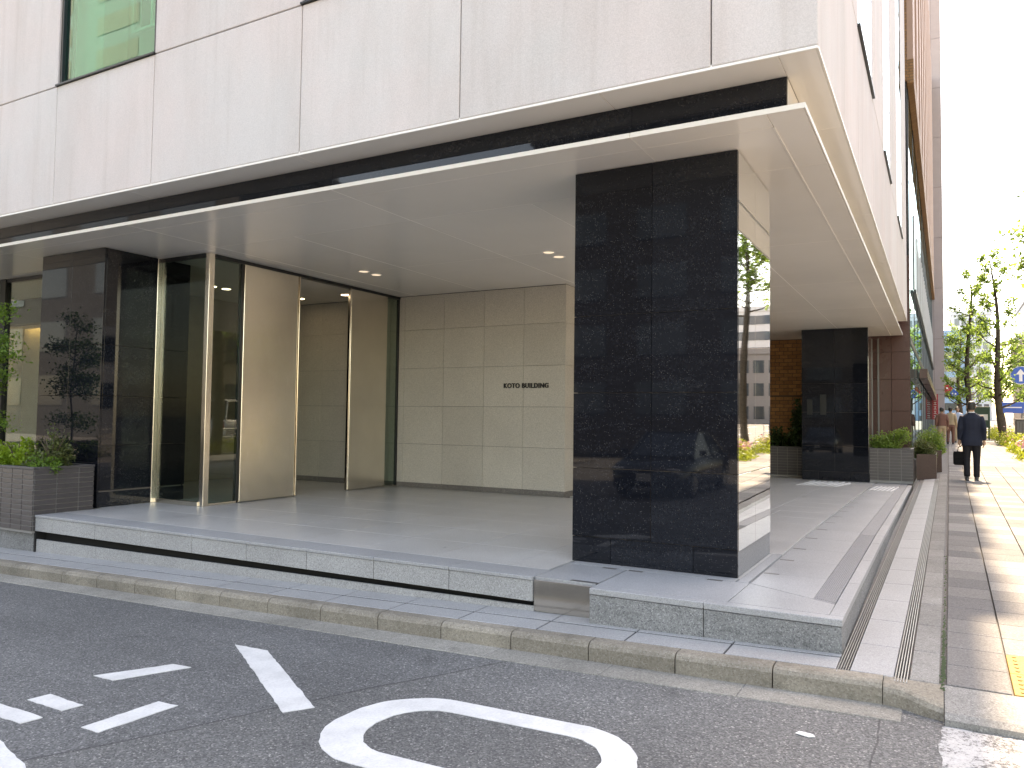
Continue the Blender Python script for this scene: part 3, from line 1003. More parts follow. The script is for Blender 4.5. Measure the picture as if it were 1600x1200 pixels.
# --- pillars: black slabs on a core
def pillar(x0, x1, y0, y1, zb, label, side_mat):
    p = empty('granite_pillar', ((x0 + x1) / 2, (y0 + y1) / 2, zb), ob)
    p['label'] = label
    t = 0.03
    boxo('pillar_core', 'joint', p, x0 + t, x1 - t, y0 + t, y1 - t, zb, ZC - .002, 0)
    rows = [zb + 0.22, zb + 0.82, 1.48, 2.16, 3.457]
    g = 0.0022
    xm = (x0 + x1) / 2
    # base course: staggered three
    q = (x1 - x0) / 4
    for a, b in ((x0, x0 + q), (x0 + q, x0 + 3 * q), (x0 + 3 * q, x1)):
        boxo('granite_slab', 'bgranite', p, a + g, b - g, y0 + .004, y0 + .004 + t - .005, zb, rows[0] - g, 0.001)
    for z0, z1 in zip(rows[:-1], rows[1:]):
        for a, b in ((x0, xm), (xm, x1)):
            boxo('granite_slab', 'bgranite', p, a + g, b - g, y0, y0 + t - .001, z0 + g, z1 - g, 0.001)
    ym = (y0 + y1) / 2
    # right face
    boxo('base_slab', 'bgranite' if side_mat == 'bgranite' else 'tact', p, x1 - t + .001, x1 - .006, y0 + .031, y1 - .001, zb, zb + 0.20, 0.001)
    zr = [zb + .203, zb + 0.42, 0.82, 1.48, 2.16, 3.05, 3.455] if side_mat != 'bgranite' else rows
    if side_mat != 'bgranite':
        zr = [zb + .203, 0.82 + zb, 3.05, 3.455]
    for z0, z1 in zip(zr[:-1], zr[1:]):
        for a, b in ((y0 + .031, ym), (ym, y1)):
            boxo('side_panel', side_mat, p, x1 - t + .001, x1, a + g, b - g, z0 + g, z1 - g, 0.001)
    # left and rear faces
    for z0, z1 in zip([zb] + rows[:-1], rows):
        boxo('granite_slab', 'bgranite', p, x0, x0 + t - .001, y0 + .031, y1 - .031, z0 + g, z1 - g, 0.001)
        boxo('granite_slab', 'bgranite', p, x0, x1 - t, y1 - t + .001, y1, z0 + g, z1 - g, 0.001)
    return p
pillar(-2.865, -1.42, 6.30, 7.645, 0.0, 'glossy black granite corner pillar with a mirror-like side', 'mirror')
pillar(-2.91, -1.45, 19.6, 20.95, -0.135, 'black granite pillar at the far end of the gallery', 'mirror')
lp = pillar(-11.15, -9.72, 6.30, 7.645, 0.0, 'black granite pillar beside the glass entrance', 'bgranite')
# intercom plates on the far pillar
for a, b in ((-2.79, -2.67), (-2.50, -2.36)):
    boxo('intercom_plate', 'frame', ob, a, b, 19.585, 19.599, 1.42, 1.78 if a < -2.6 else 1.9, 0.004)

# --- canopy: lower soffit panels, thin edge, black band, upper soffit
cz0, cz1 = ZC, ZC + 0.03
def ceil_panel(x0, x1, y0, y1, z0=cz0, nm='ceiling_panel'):
    g = 0.0025
    return boxo(nm, 'ceil', ob, x0 + g, x1 - g, y0 + g, y1 - g, z0, z0 + 0.03, 0.002)
XE, YE = -0.82, 5.672
outer = [-16, -14.5, -11.35, -8.35, -5.2, -2.11, XE]
for a, b in zip(outer[:-1], outer[1:]):
    ceil_panel(a, b if b != XE else -1.075, YE, 5.95)
    if b != XE:
        ceil_panel(a, b, 5.95, 6.98)
ceil_panel(-2.11, -1.075, 5.95, 6.98)
ceil_panel(-1.075, XE, YE, 6.98)
inner = [-16, -13.6, -11.9, -10.2, -8.6, -6.98, -5.2, -3.67]
iy = [6.98, 9.15, 11.44]
for a, b in zip(inner[:-1], inner[1:]):
    for c, d in zip(iy[:-1], iy[1:]):
        ceil_panel(a, b, c, d)
gy = [6.98, 10.06, 13.14, 16.22, 19.3, 21.79]
for c, d in zip(gy[:-1], gy[1:]):
    if c < 11:
        for a, b in ((-3.67, -2.11), (-2.11, -1.075)):
            ceil_panel(a, b, c, min(d, 13.14))
    else:
        for a, b in ((-5.36, -3.67), (-3.67, -2.11), (-2.11, -1.075)):
            ceil_panel(a, b, c, d)
    ceil_panel(-1.075, XE, c, d)
ceil_panel(-5.36, -3.67, 11.45, 13.14)
for xb in (-8.35, -5.2, -2.11):  # pale strips along the joints, their colour standing in for edge highlights
    boxo('highlight_bead', 'ceiledge', ob, xb - .005, xb + .005, 5.68, 11.43 if xb < -5 else (11.43 if xb < -5.1 else 6.28), ZC - 0.003, ZC + 0.001, 0.001)
boxo('highlight_bead', 'ceiledge', ob, -6.985, -6.975, 6.98, 11.43, ZC - 0.003, ZC + 0.001, 0.001)
boxo('highlight_bead', 'ceiledge', ob, -3.675, -3.665, 6.98, 11.43, ZC - 0.003, ZC + 0.001, 0.001)
boxo('highlight_bead', 'ceiledge', ob, -2.115, -2.105, 7.66, 21.7, ZC - 0.003, ZC + 0.001, 0.001)
# inner frame strip line (pale bead drawing the highlight along the border joint)
boxo('highlight_bead', 'ceiledge', ob, -1.083, -1.067, 5.942, 21.7, ZC - 0.006, ZC + 0.001, 0.002)
boxo('ceiling_backing', 'darkwall', ob, -16, XE - .02, 5.70, 21.75, ZC + 0.031, ZC + 0.04, 0)
ex = [-16, -14.5, -11.35, -8.35, -5.2, -2.11, XE]
for a, b in zip(ex[:-1], ex[1:]):
    boxo('canopy_edge', 'ceiledge', ob, a + .002, b - (.002 if b != XE else -.012), 5.660, 5.6705, ZC - 0.003, ZC + 0.036, 0.001)
ey = [5.672, 6.98, 10.06, 13.14, 16.22, 19.3, 21.79]
for a, b in zip(ey[:-1], ey[1:]):
    boxo('canopy_edge', 'ceiledge', ob, XE + .0015, XE + .012, a + .002, b - .002, ZC - 0.003, ZC + 0.036, 0.001)
# black granite band between the two soffits
bx = [-16, -13.4, -10.376, -8.0, -5.207, -2.109, -0.937]
for a, b in zip(bx[:-1], bx[1:]):
    boxo('band_slab', 'bgranite', ob, a + .0015, b - .0015, 5.70, 5.74, ZC + 0.037, ZU - 0.012, 0.001)
by = [5.742, 8, 11, 14, 17, 20, 21.78]
for a, b in zip(by[:-1], by[1:]):
    boxo('band_slab', 'ceil', ob, -0.975, -0.937, a + .0015, b - .0015, ZC + 0.037, ZU - 0.012, 0.001)
# upper soffit under the facade
ux = [-16, -13.0, -10.1, -7.9, -5.35, -2.25, -0.937]
for a, b in zip(ux[:-1], ux[1:]):
    boxo('upper_soffit_panel', 'ceil', ob, a + .003, b - .003, 5.36, 5.80, ZU - 0.010, ZU + 0.03, 0.002)
boxo('upper_soffit_panel', 'ceil', ob, -0.9365, XF - 0.012, 5.36, 6.9, ZU - 0.010, ZU + 0.03, 0.002)
uy = [6.9, 10.0, 13.1, 16.2, 19.3, 21.0]
for a, b in zip(uy[:-1], uy[1:]):
    boxo('upper_soffit_panel', 'ceil', ob, -1.05, XF - 0.012, a + .003, b - .003, ZU - 0.010, ZU + 0.03, 0.002)
boxo('drip_edge', 'ceiledge', ob, -16, XF, YF - 0.006, YF + 0.009, ZU - 0.014, ZU + 0.006, 0.002)
boxo('drip_edge', 'ceiledge', ob, XF - 0.010, XF + 0.004, YF + .010, 21.0, ZU - 0.014, ZU + 0.006, 0.002)

# --- facade panels
Zr = [ZU + 0.008, 5.19, 6.35, 8.60, 9.9, 12.4]
fj = [-16.9, -14.95, -13.13, -11.13, -9.31, -7.50, -5.32, -3.506, -1.393, XF]
win_cols = {(-9.31, -7.50), (-5.32, -3.506), (-13.13, -11.13)}
T = 0.16
for i, (a, b) in enumerate(zip(fj[:-1], fj[1:])):
    for k, (z0, z1) in enumerate(zip(Zr[:-1], Zr[1:])):
        if (a, b) in win_cols and k in (1, 2, 4):
            continue
        if (a, b) not in win_cols and k == 1:
            z1 = 8.60
        if (a, b) not in win_cols and k == 2:
            continue
        boxo('facade_panel', 'panel', ob, a + .005, b - (.005 if b != XF else 0), YF, YF + T, z0 + .005, z1 - .005, 0.006)
boxo('facade_backing', 'joint', ob, -16.9, -9.32, YF + 0.06, YF + T + .02, ZU + .02, 5.18, 0)
def backing(x0, x1, z0, z1):
    boxo('facade_backing', 'joint', ob, x0, x1, YF + T + .001, YF + T + .02, z0, z1, 0)
backing(-9.31, XF - .2, ZU + .02, 5.18)
for a, b in zip(fj[:-1], fj[1:]):
    if (a, b) not in win_cols:
        backing(a - .05, b + (.05 if b != XF else -.2), 5.2, 12.4)
for a, b in win_cols:
    for z0, z1 in ((5.19, 8.6), (9.9, 12.4)):
        w = empty('window', ((a + b) / 2, YF, z0), ob)
        f = 0.045
        boxo('window_frame', 'frame', w, a + .004, b - .004, YF + .02, YF + .11, z0 + .004, z0 + f, 0.003)
        boxo('window_frame', 'frame', w, a + .004, a + f, YF + .02, YF + .11, z0 + f, z1 - f, 0.003)
        boxo('window_frame', 'frame', w, b - f, b - .004, YF + .02, YF + .11, z0 + f, z1 - f, 0.003)
        boxo('window_frame', 'frame', w, a + .004, b - .004, YF + .02, YF + .11, z1 - f, z1 - .004, 0.003)
        boxo('window_sill', 'frame', w, a - .01, b + .01, YF - .025, YF + .02, z0 - .004, z0 + .018, 0.002)
        boxo('pane', 'green_glass', w, a + f, b - f, YF + .06, YF + .066, z0 + f, z1 - f, 0)
# right-hand face
rj_y = [YF, 8.25, 10.2, 12.35, 14.05, 16.4, 18.4, 21.0]
rwin = {(8.25, 10.2), (12.35, 14.05), (16.4, 18.4)}
for a, b in zip(rj_y[:-1], rj_y[1:]):
    if (a, b) in rwin:
        boxo('facade_panel', 'panel', ob, XF - T, XF, a + .005, b - .005, Zr[0] + .005, 5.185, 0.006)
    else:
        mid = [a, (a + b) / 2 + .2, b] if b - a > 2.4 else [a, b]
        for c, d in zip(mid[:-1], mid[1:]):
            c0 = c + (T if c == YF else .005)
            boxo('facade_panel', 'panel', ob, XF - T, XF, c0, d - .005, Zr[0] + .005, 5.185, 0.006)
            boxo('facade_panel', 'panel', ob, XF - T, XF, c0, d - .005, 5.195, 12.395, 0.006)
boxo('facade_backing', 'joint', ob, XF - T - .02, XF - T - .001, YF + .2, 21.0, ZU + .02, 5.18, 0)
for a, b in zip(rj_y[:-1], rj_y[1:]):
    if (a, b) not in rwin:
        boxo('facade_backing', 'joint', ob, XF - T - .02, XF - T - .001, max(a, YF + .2), b, 5.2, 12.4, 0)
for a, b in sorted(rwin):
    w = empty('window', (XF, (a + b) / 2, 5.19), ob)
    f = 0.05
    boxo('window_frame', 'frame', w, XF - .11, XF - .001, a + .004, a + f, 5.2, 12.39, 0.003)
    boxo('window_frame', 'frame', w, XF - .11, XF - .001, b - f, b - .004, 5.2, 12.39, 0.003)
    boxo('window_sill', 'frame', w, XF - .06, XF + .03, a - .01, b + .01, 5.19, 5.225, 0.003)
    for z in (6.3, 8.5, 9.7):
        boxo('transom', 'frame', w, XF - .11, XF - .001, a + f, b - f, z, z + .05, 0.003)
    for z0, z1 in ((5.225, 6.3), (6.35, 8.5), (8.55, 9.7), (9.75, 12.39)):
        boxo('pane', 'sky_glass', w, XF - .011, XF - .003, a + f, b - f, z0, z1, 0)
# things seen inside the first-floor window at the top left
boxo('room_column', 'white', ob, -9.24, -8.86, 5.62, 5.95, ZU + .06, 8.6, 0.01)
boxo('room_beam', 'darkwall', ob, -9.26, -7.45, 6.55, 6.60, 6.02, 6.06, 0)
boxo('room_cabinet', 'paleconc_in', ob, -8.75, -7.3, 6.4, 7.1, ZU + .06, 5.62, 0.01)
for q in (-8.30, -7.95):
    boxo('sash_frame', 'white', ob, q, q + .035, 5.60, 5.64, 5.75, 8.55, 0.003)
boxo('sash_frame', 'white', ob, -8.30, -7.56, 5.60, 5.64, 5.715, 5.749, 0.003)
boxo('room_blind', 'frame', ob, -8.26, -7.56, 5.70, 5.71, 5.78, 8.5, 0)
# upper storeys and dark rooms behind the windows
boxo('upper_wall', 'panel', ob, -30, XF, YF, 21.0, 12.41, 24.0, 0.01)
boxo('room_wall', 'white', ob, -16.9, -2.8, 7.2, 7.3, ZU + .05, 12.4, 0)
boxo('room_wall', 'darkwall', ob, -2.8, -2.7, 8.6, 21.0, ZU + .05, 12.4, 0)
boxo('room_floor', 'darkwall', ob, -16.9, XF - .2, YF + .2, 21.0, ZU + .035, ZU + .05, 0)
for z in (8.62,):
    boxo('room_ceiling', 'white', ob, -16.9, XF - .2, YF + .2, 21.0, z, z + .9, 0)
# wing of the building outside the frame on the left
boxo('side_wing', 'panel', ob, -30, -16.91, YF, 21.0, -0.6, 12.40, 0.02)

# --- beige stone wall with the name
sw = empty('stone_wall', (0, 0, 0), ob)
cols = [-14.0, -13.2, -12.35, -11.5, -10.65, -9.8, -8.95, -8.62, -7.75, -6.91, -6.13, -5.355]
rows = [0.06, 0.76, 1.44, 2.13, 2.83, 3.458]
for a, b in zip(cols[:-1], cols[1:]):
    for z0, z1 in zip(rows[:-1], rows[1:]):
        boxo('stone_tile', 'wallstone', sw, a + .002, b - (.002 if b < -5.4 else 0), 11.45, 11.48, z0 + .002, z1 - .002, 0.002)
    boxo('skirting_tile', 'skirt', sw, a + .001, b - .001, 11.455, 11.48, -0.03, 0.059, 0.001)
for c, d in zip([11.482, 12.2, 12.95, 13.7, 14.45, 15.2, 16.0, 17, 18, 19, 20, 21], [12.2, 12.95, 13.7, 14.45, 15.2, 16.0, 17, 18, 19, 20, 21, 21.8]):
    for z0, z1 in zip(rows[:-1], rows[1:]):
        boxo('stone_tile', 'wallstone', sw, -5.385, -5.355, c + .002, d - .002, z0 + .002, z1 - .002, 0.002)
    boxo('skirting_tile', 'skirt', sw, -5.385, -5.36, c + .001, d - .001, -0.17, 0.059, 0.001)
boxo('wall_backing', 'gap', sw, -14, -5.387, 11.481, 11.9, -0.2, 3.455, 0)
boxo('wall_backing', 'gap', sw, -5.6, -5.386, 11.9, 21.8, -0.3, 3.455, 0)
# raised letters
def letters(text, x0, x1, y, z0, hgt, parent, mat, depth=0.012):
    cu = bpy.data.curves.new('text', 'FONT')
    cu.body = text
    cu.size = 1.0
    cu.extrude = 0.05
    cu.offset = 0.022
    cu.space_character = 1.12
    tmp = link(bpy.data.objects.new('text', cu))
    dg = bpy.context.evaluated_depsgraph_get()
    dg.update()
    me = bpy.data.meshes.new_from_object(tmp.evaluated_get(dg))
    bpy.data.objects.remove(tmp)
    b = bmesh.new()
    b.from_mesh(me)
    xs_ = [v.co.x for v in b.verts]
    ys_ = [v.co.y for v in b.verts]
    s = (x1 - x0) / (max(xs_) - min(xs_))
    sy = hgt / (max(ys_) - min(ys_))
    # split into letters by horizontal gaps of connected islands
    b.verts.ensure_lookup_table()
    seen = set()
    isl = []
    for v in b.verts:
        if v.index in seen: continue
        st = [v]
        seen.add(v.index)
        grp = []
        while st:
            u = st.pop()
            grp.append(u.index)
            for e in u.link_edges:
                w = e.other_vert(u)
                if w.index not in seen:
                    seen.add(w.index)
                    st.append(w)
        isl.append(set(grp))
    co = {v.index: (x0 + (v.co.x - min(xs_)) * s, y - depth + (0.05 - v.co.z) / 0.1 * depth * -1 + depth * 0, z0 + (v.co.y - min(ys_)) * sy) for v in b.verts}
    for g in isl:
        ids = sorted(g)
        mp = {q: k for k, q in enumerate(ids)}
        vs_ = [(co[q][0], y - (b.verts[q].co.z + 0.05) / 0.1 * depth - .001, co[q][2]) for q in ids]
        fs_ = [tuple(mp[v.index] for v in f.verts) for f in b.faces if f.verts[0].index in g]
        mm = MB()
        mm.add(vs_, fs_)
        mm.build('letter', mat, parent)
    b.free()
sign = empty('name_letters', (0, 0, 0), ob)
sign['label'] = 'dark raised letters reading KOTO BUILDING'
letters('KOTO BUILDING', -6.50, -5.655, 11.45, 1.755, 0.083, sign, 'letter', 0.02)

# --- glass and metal entrance screen
XS = -8.72
def post(x0, x1, y0, y1, nm='door_post', mat='bronze'):
    return boxo(nm, mat, ob, x0, x1, y0, y1, 0.0, ZC - .002, 0.003)
post(-9.80, -9.715, 7.10, 7.20)
post(-8.80, XS, 7.16, 7.25)
boxo('sill_rail', 'bronze', ob, -9.714, -8.801, 7.14, 7.19, 0.001, 0.06, 0.002)
boxo('head_rail', 'frame', ob, -9.714, -8.801, 7.15, 7.19, ZC - .06, ZC - .003, 0.002)
boxo('glass_pane', 'glass', ob, -9.713, -8.802, 7.162, 7.172, 0.061, ZC - .061, 0)
boxo('sill_rail', 'bronze', ob, XS - .06, XS - .02, 7.251, 7.779, 0.001, 0.03, 0.002)
boxo('glass_pane', 'glass', ob, XS - .045, XS - .035, 7.252, 7.74, 0.031, ZC - .05, 0)
boxo('head_rail', 'frame', ob, XS - .10, XS - .005, 7.251, 11.44, ZC - .05, ZC - .003, 0.002)
post(XS - .09, XS - .02, 7.741, 7.779, 'dark_post', 'frame')
boxo('metal_panel', 'bronze', ob, XS - .07, XS + .0, 7.781, 8.84, 0.012, ZC - .052, 0.004)
boxo('metal_panel', 'bronze', ob, XS - .07, XS + .0, 10.08, 11.06, 0.012, ZC - .052, 0.004)
boxo('door_edge', 'steel', ob, XS - .03, XS + .02, 8.85, 8.875, 0.012, ZC - .052, 0.002)
boxo('door_edge', 'steel', ob, XS - .03, XS + .02, 10.03, 10.055, 0.012, ZC - .052, 0.002)
boxo('dark_post', 'frame', ob, XS - .05, XS - .0, 10.057, 10.078, 0.012, ZC - .052, 0.002)
boxo('glass_pane', 'glass', ob, XS - .045, XS - .035, 11.061, 11.40, 0.01, ZC - .052, 0)
boxo('dark_post', 'frame', ob, XS - .06, XS - .02, 11.40, 11.445, 0.0, ZC - .052, 0.002)
# left shopfront: dark frames, glass, warm-lit wall inside
boxo('dark_post', 'frame', ob, -12.55, -11.60, 7.10, 7.20, 0.0, ZC - .003, 0.002)
boxo('dark_post', 'frame', ob, -13.78, -13.62, 7.10, 7.20, 0.0, ZC - .003, 0.002)
boxo('head_rail', 'frame', ob, -16, -11.61, 7.12, 7.19, ZC - .06, ZC - .002, 0.002)
boxo('glass_pane', 'glass', ob, -13.61, -12.56, 7.15, 7.16, 0.02, ZC - .061, 0)
boxo('glass_pane', 'glass', ob, -16, -13.79, 7.15, 7.16, 0.02, ZC - .061, 0)
boxo('lobby_wall', 'interior', ob, -16.5, -12.31, 9.0, 9.1, 0.0, 2.95, 0.0)
boxo('lobby_bulkhead', 'darkwall', ob, -16.5, -12.31, 8.55, 8.80, 2.98, ZC - .002, 0.0)
boxo('cove_light', 'cove', ob, -16.4, -12.35, 8.83, 8.90, 3.02, 3.06, 0.0)
boxo('lobby_wall', 'interior', ob, -12.3, -12.2, 7.66, 11.45, 0.0, ZC - .002, 0.0)

# --- recessed ceiling lamps
def downlight(x, y, lit):
    d = empty('downlight', (x, y, ZC), ob)
    m = MB()
    seg = 24
    vs_, fs_ = [], []
    for r_, z in ((0.092, -0.001), (0.092, -0.006), (0.078, -0.008), (0.074, -0.004), (0.074, -0.0015)):
        for k in range(seg):
            a = 2 * math.pi * k / seg
            vs_.append((r_ * math.cos(a), r_ * math.sin(a), z))
    for i in range(4):
        for k in range(seg):
            k2 = (k + 1) % seg
            fs_.append((i * seg + k, i * seg + k2, (i + 1) * seg + k2, (i + 1) * seg + k))
    m.add(vs_, fs_)
    m.build('trim_ring', 'white', d)
    MB().disc((0, 0, -0.0015), 0.0745, 2, -0.0015, 24).build('diffuser', 'lamp_on' if lit else 'lampwhite', d)
for x, y in ((-7.69, 9.15), (-7.69, 9.45), (-4.54, 9.15), (-4.54, 9.46)):
    downlight(x, y, False)
for x, y in ((-11.0, 9.1), (-11.0, 9.4), (-9.6, 9.1), (-9.6, 9.4), (-9.5, 10.8), (-10.6, 10.8)):  # some of these lobby lamps are added to brighten the inside
    downlight(x, y, True)

# ================================================================== PLANTS
def leaves_mesh(name, P, size, mat, parent, seed=0, up=0.3, aspect=0.55, dirs=None):
    """one quad-ish leaf (two folded triangles pairs) per point"""
    rg = np.random.default_rng(seed)
    P = np.asarray(P, float)
    n = len(P)
    d = rg.normal(size=(n, 3)) if dirs is None else np.asarray(dirs) + rg.normal(size=(n, 3)) * 0.45
    d[:, 2] += up * 0.2
    d /= np.linalg.norm(d, axis=1)[:, None]
    a = rg.normal(size=(n, 3))
    a[:, 2] += up * 3
    w = np.cross(d, a)
    w /= np.linalg.norm(w, axis=1)[:, None] + 1e-9
    nn = np.cross(w, d)
    s = size * rg.uniform(0.6, 1.25, n)[:, None]
    v = np.empty((n, 4, 3))
    v[:, 0] = P
    v[:, 1] = P + d * s * 0.55 + w * s * aspect * 0.5 + nn * s * 0.10
    v[:, 2] = P + d * s
    v[:, 3] = P + d * s * 0.55 - w * s * aspect * 0.5 + nn * s * 0.10
    me = bpy.data.meshes.new(name)
    me.vertices.add(n * 4)
    me.vertices.foreach_set('co', v.reshape(-1).astype(np.float32))
    me.loops.add(n * 4)
    me.loops.foreach_set('vertex_index', np.arange(n * 4, dtype=np.int32))
    me.polygons.add(n)
    me.polygons.foreach_set('loop_start', np.arange(0, n * 4, 4, dtype=np.int32))
    me.polygons.foreach_set('loop_total', np.full(n, 4, dtype=np.int32))
    me.update(calc_edges=True)
    me.validate()
    me.materials.append(M[mat])
    o = link(bpy.data.objects.new(name, me))
    o.parent = parent
    return o

def blob_points(rg, n, r, clumps=10, shell=0.5):
    """points in lumpy clumps filling an ellipsoid r, base at z=0"""
    c = rg.normal(size=(clumps, 3))
    c /= np.linalg.norm(c, axis=1)[:, None]
    c *= rg.uniform(0.25, 0.72, clumps)[:, None]
    c[:, 2] = np.abs(c[:, 2]) * 0.9
    k = rg.integers(0, clumps, n)
    p = rg.normal(size=(n, 3))
    p /= np.linalg.norm(p, axis=1)[:, None]
    p *= (rg.uniform(0, 1, n) ** 0.45)[:, None] * rg.uniform(0.26, 0.44, clumps)[k][:, None]
    p = p + c[k]
    p[:, 2] = np.maximum(p[:, 2], 0.02)
    return p * np.array(r)

def bush(name, loc, r, mat, label, n=1600, size=0.05, seed=1, cat='shrub', group=None, clumps=14, flowers=0, up=0.4):
    b = empty(name, loc)
    tag(b, label, cat, group)
    rg = np.random.default_rng(seed)
    P = blob_points(rg, n, r, clumps)
    leaves_mesh('foliage', P, size, mat, b, seed, up)
    if flowers:
        Q = blob_points(rg, flowers * 3, (r[0] * 1.03, r[1] * 1.03, r[2] * 1.05), clumps)
        Q = Q[Q[:, 2] > r[2] * 0.45][:flowers]
        leaves_mesh('flowers', Q, size * 1.4, 'flower', b, seed + 5, 0.8, 0.9)
    st = MB()
    for k in range(7):
        a = 2 * math.pi * k / 7 + seed
        q = Vector((math.cos(a) * r[0] * 0.5, math.sin(a) * r[1] * 0.5, r[2] * 0.6))
        st.tube([(0, 0, -0.03), (q.x * .4, q.y * .4, q.z * .5), tuple(q)], [0.012, 0.009, 0.004], 5)
    st.build('stems', 'bark_red', b)
    return b

def tiled_planter(name, x0, x1, y0, y1, z0, z1, label, faces, tw=0.23, th=0.062):
    """planter clad with thin dark tiles; faces: subset of 'F' (-y), 'R' (+x)"""
    p = empty(name, ((x0 + x1) / 2, (y0 + y1) / 2, z0))
    tag(p, label, 'planter')
    t = 0.012
    boxo('planter_body', 'pgrout', p, x0 + t, x1 - t, y0 + t, y1 - t, z0, z1 - .03, 0)
    boxo('soil', 'soil', p, x0 + .06, x1 - .06, y0 + .06, y1 - .06, z1 - .05, z1 - .015, 0)
    # coping
    boxo('coping', 'pcap', p, x0 - .002, x1 + .002, y0 - .002, y0 + .058, z1 - .028, z1, 0.003)
    boxo('coping', 'pcap', p, x0 - .002, x1 + .002, y1 - .058, y1 + .002, z1 - .028, z1, 0.003)
    boxo('coping', 'pcap', p, x0 - .002, x0 + .058, y0 + .059, y1 - .059, z1 - .028, z1, 0.003)
    boxo('coping', 'pcap', p, x1 - .058, x1 + .002, y0 + .059, y1 - .059, z1 - .028, z1, 0.003)
    g = 0.006
    zz = z1 - .030
    while zz - th > z0 + 0.002:
        if 'F' in faces:
            xx = x1
            while xx > x0 + .03:
                xa = max(xx - tw, x0)
                boxo('tile', 'ptile', p, xa + g, xx - g, y0, y0 + t, zz - th + g * .7, zz - g * .7, 0.002)
                xx = xa
        if 'R' in faces:
            yy_ = y0 + t
            while yy_ < y1 - .03:
                yb = min(yy_ + tw * 1.22, y1)
                boxo('tile', 'ptile', p, x1 - t, x1, yy_ + g, yb - g, zz - th + g * .7, zz - g * .7, 0.002)
                yy_ = yb
        zz -= th
    return p

# left planter by the entrance
lpl = tiled_planter('planter', -13.2, -9.648, 5.44, 6.22, -0.225, 0.575, 'long planter clad in thin dark brown tiles beside the entrance steps', 'FR')
boxo('planter_footing', 'ledge', lpl, -13.2, -9.70, 5.50, 6.2, -0.62, -0.226, 0.003)
LZ = 0.555
bush('azalea_shrub', (-10.55, 5.74, LZ), (0.50, 0.30, 0.50), 'leaf_lime', 'bright lime green shrub in the dark tiled planter', 2600, 0.06, 11)
bush('azalea_shrub', (-11.45, 5.85, LZ), (0.45, 0.28, 0.42), 'leaf_lime', 'lime green shrub at the left picture edge', 1500, 0.055, 16)
bush('nandina_shrub', (-10.0, 5.86, LZ), (0.42, 0.30, 0.66), 'leaf_olive', 'loose olive green shrub at the corner of the tiled planter', 1300, 0.05, 12, clumps=20)
bush('juniper_plant', (-9.92, 5.68, LZ - 0.04), (0.40, 0.24, 0.24), 'leaf_bush', 'low spreading green plant spilling over the planter edge', 2000, 0.045, 13, clumps=18)
# small maple with thin stems in the same planter
mp = empty('young_maple', (-11.38, 5.66, LZ))
tag(mp, 'thin young tree with leafy tiers in the left planter', 'tree')
rg = np.random.default_rng(21)
stm = MB()
PL = []
main = [(0, 0, -.03), (0.03, 0, 0.5), (-0.02, 0.02, 1.0), (0.02, 0.0, 1.5), (0.06, 0.0, 2.0)]
stm.tube(main, [0.018, 0.015, 0.012, 0.010, 0.006], 6)
for k in range(22):
    h = rg.uniform(0.35, 2.0)
    a = rg.uniform(0, 2 * math.pi)
    L = rg.uniform(0.3, 0.62) * (1.1 if h > 1.2 else 0.8)
    if abs(math.sin(a)) * L > 0.45: a = a * 0.3
    e = np.array([math.cos(a) * L, math.sin(a) * L * 0.6, h + rg.uniform(0.02, 0.16)])
    stm.tube([(0.01, 0, h), tuple(e * np.array([.5, .5, 1]) + np.array([0, 0, h * 0 - .01])), tuple(e)], [0.006, 0.004, 0.002], 5)
    for q in range(3):
        c = e * np.array([0.55 + 0.22 * q, 0.55 + 0.22 * q, 1])
        PL.append(c + rg.normal(size=(60, 3)) * np.array([0.10, 0.085, 0.05]))
stm.build('stems', 'bark_red', mp)
leaves_mesh('foliage', np.vstack(PL), 0.05, 'leaf_bush', mp, 22, 0.8, 0.6)

# planters at the far end of the gallery
tiled_planter('planter', -1.445, -0.545, 19.62, 20.5, -0.12, 0.665, 'grey tiled planter beside the far black pillar', 'FR', 0.24, 0.07)
bush('azalea_shrub', (-1.0, 20.02, 0.60), (0.62, 0.46, 0.66), 'leaf_bush2', 'rounded bright green shrub in the grey tiled planter by the far pillar', 5200, 0.06, 31)
tiled_planter('planter', -4.9, -2.93, 20.6, 21.4, -0.16, 0.62, 'dark tiled planter against the orange brick wall', 'F', 0.24, 0.07)
bush('shade_shrub', (-3.55, 21.0, 0.58), (0.55, 0.3, 0.62), 'leaf_dark', 'dark leafy shrub in front of the orange brick wall', 1500, 0.09, 32)
bush('shade_shrub', (-3.25, 21.05, 0.9), (0.25, 0.22, 1.45), 'leaf_dark', 'tall dark upright plant before the orange brick wall', 500, 0.12, 33, clumps=20)
def stone_planter(x0, x1, y0, y1, z0, z1, label):
    p = empty('planter', ((x0 + x1) / 2, (y0 + y1) / 2, z0))
    tag(p, label, 'planter', 'brown stone planters along the pavement')
    w = 0.07
    boxo('front_slab', 'bplant', p, x0, x1, y0, y0 + .03, z0, z1, 0.003)
    boxo('side_slab', 'bplant', p, x1 - .03, x1, y0 + .031, y1, z0, z1 - .001, 0.003)
    boxo('side_slab', 'bplant', p, x0, x0 + .03, y0 + .031, y1, z0, z1 - .001, 0.003)
    boxo('rear_slab', 'bplant', p, x0 + .031, x1 - .031, y1 - .03, y1 - .001, z0, z1 - .001, 0.003)
    boxo('soil', 'soil', p, x0 + .031, x1 - .031, y0 + .031, y1 - .031, z0, z1 - .05, 0)
    return p
stone_planter(-0.50, -0.09, 20.6, 22.2, -0.1, 0.52, 'low brown stone planter beyond the grey tiled one')
bush('boxwood_shrub', (-0.40, 21.2, 0.42), (0.46, 0.6, 0.66), 'leaf_olive', 'olive green round shrub in the near brown stone planter', 4200, 0.05, 34)
stone_planter(-0.42, 0.02, 22.8, 25.2, -0.06, 0.55, 'farther low brown stone planter by the glass wall')
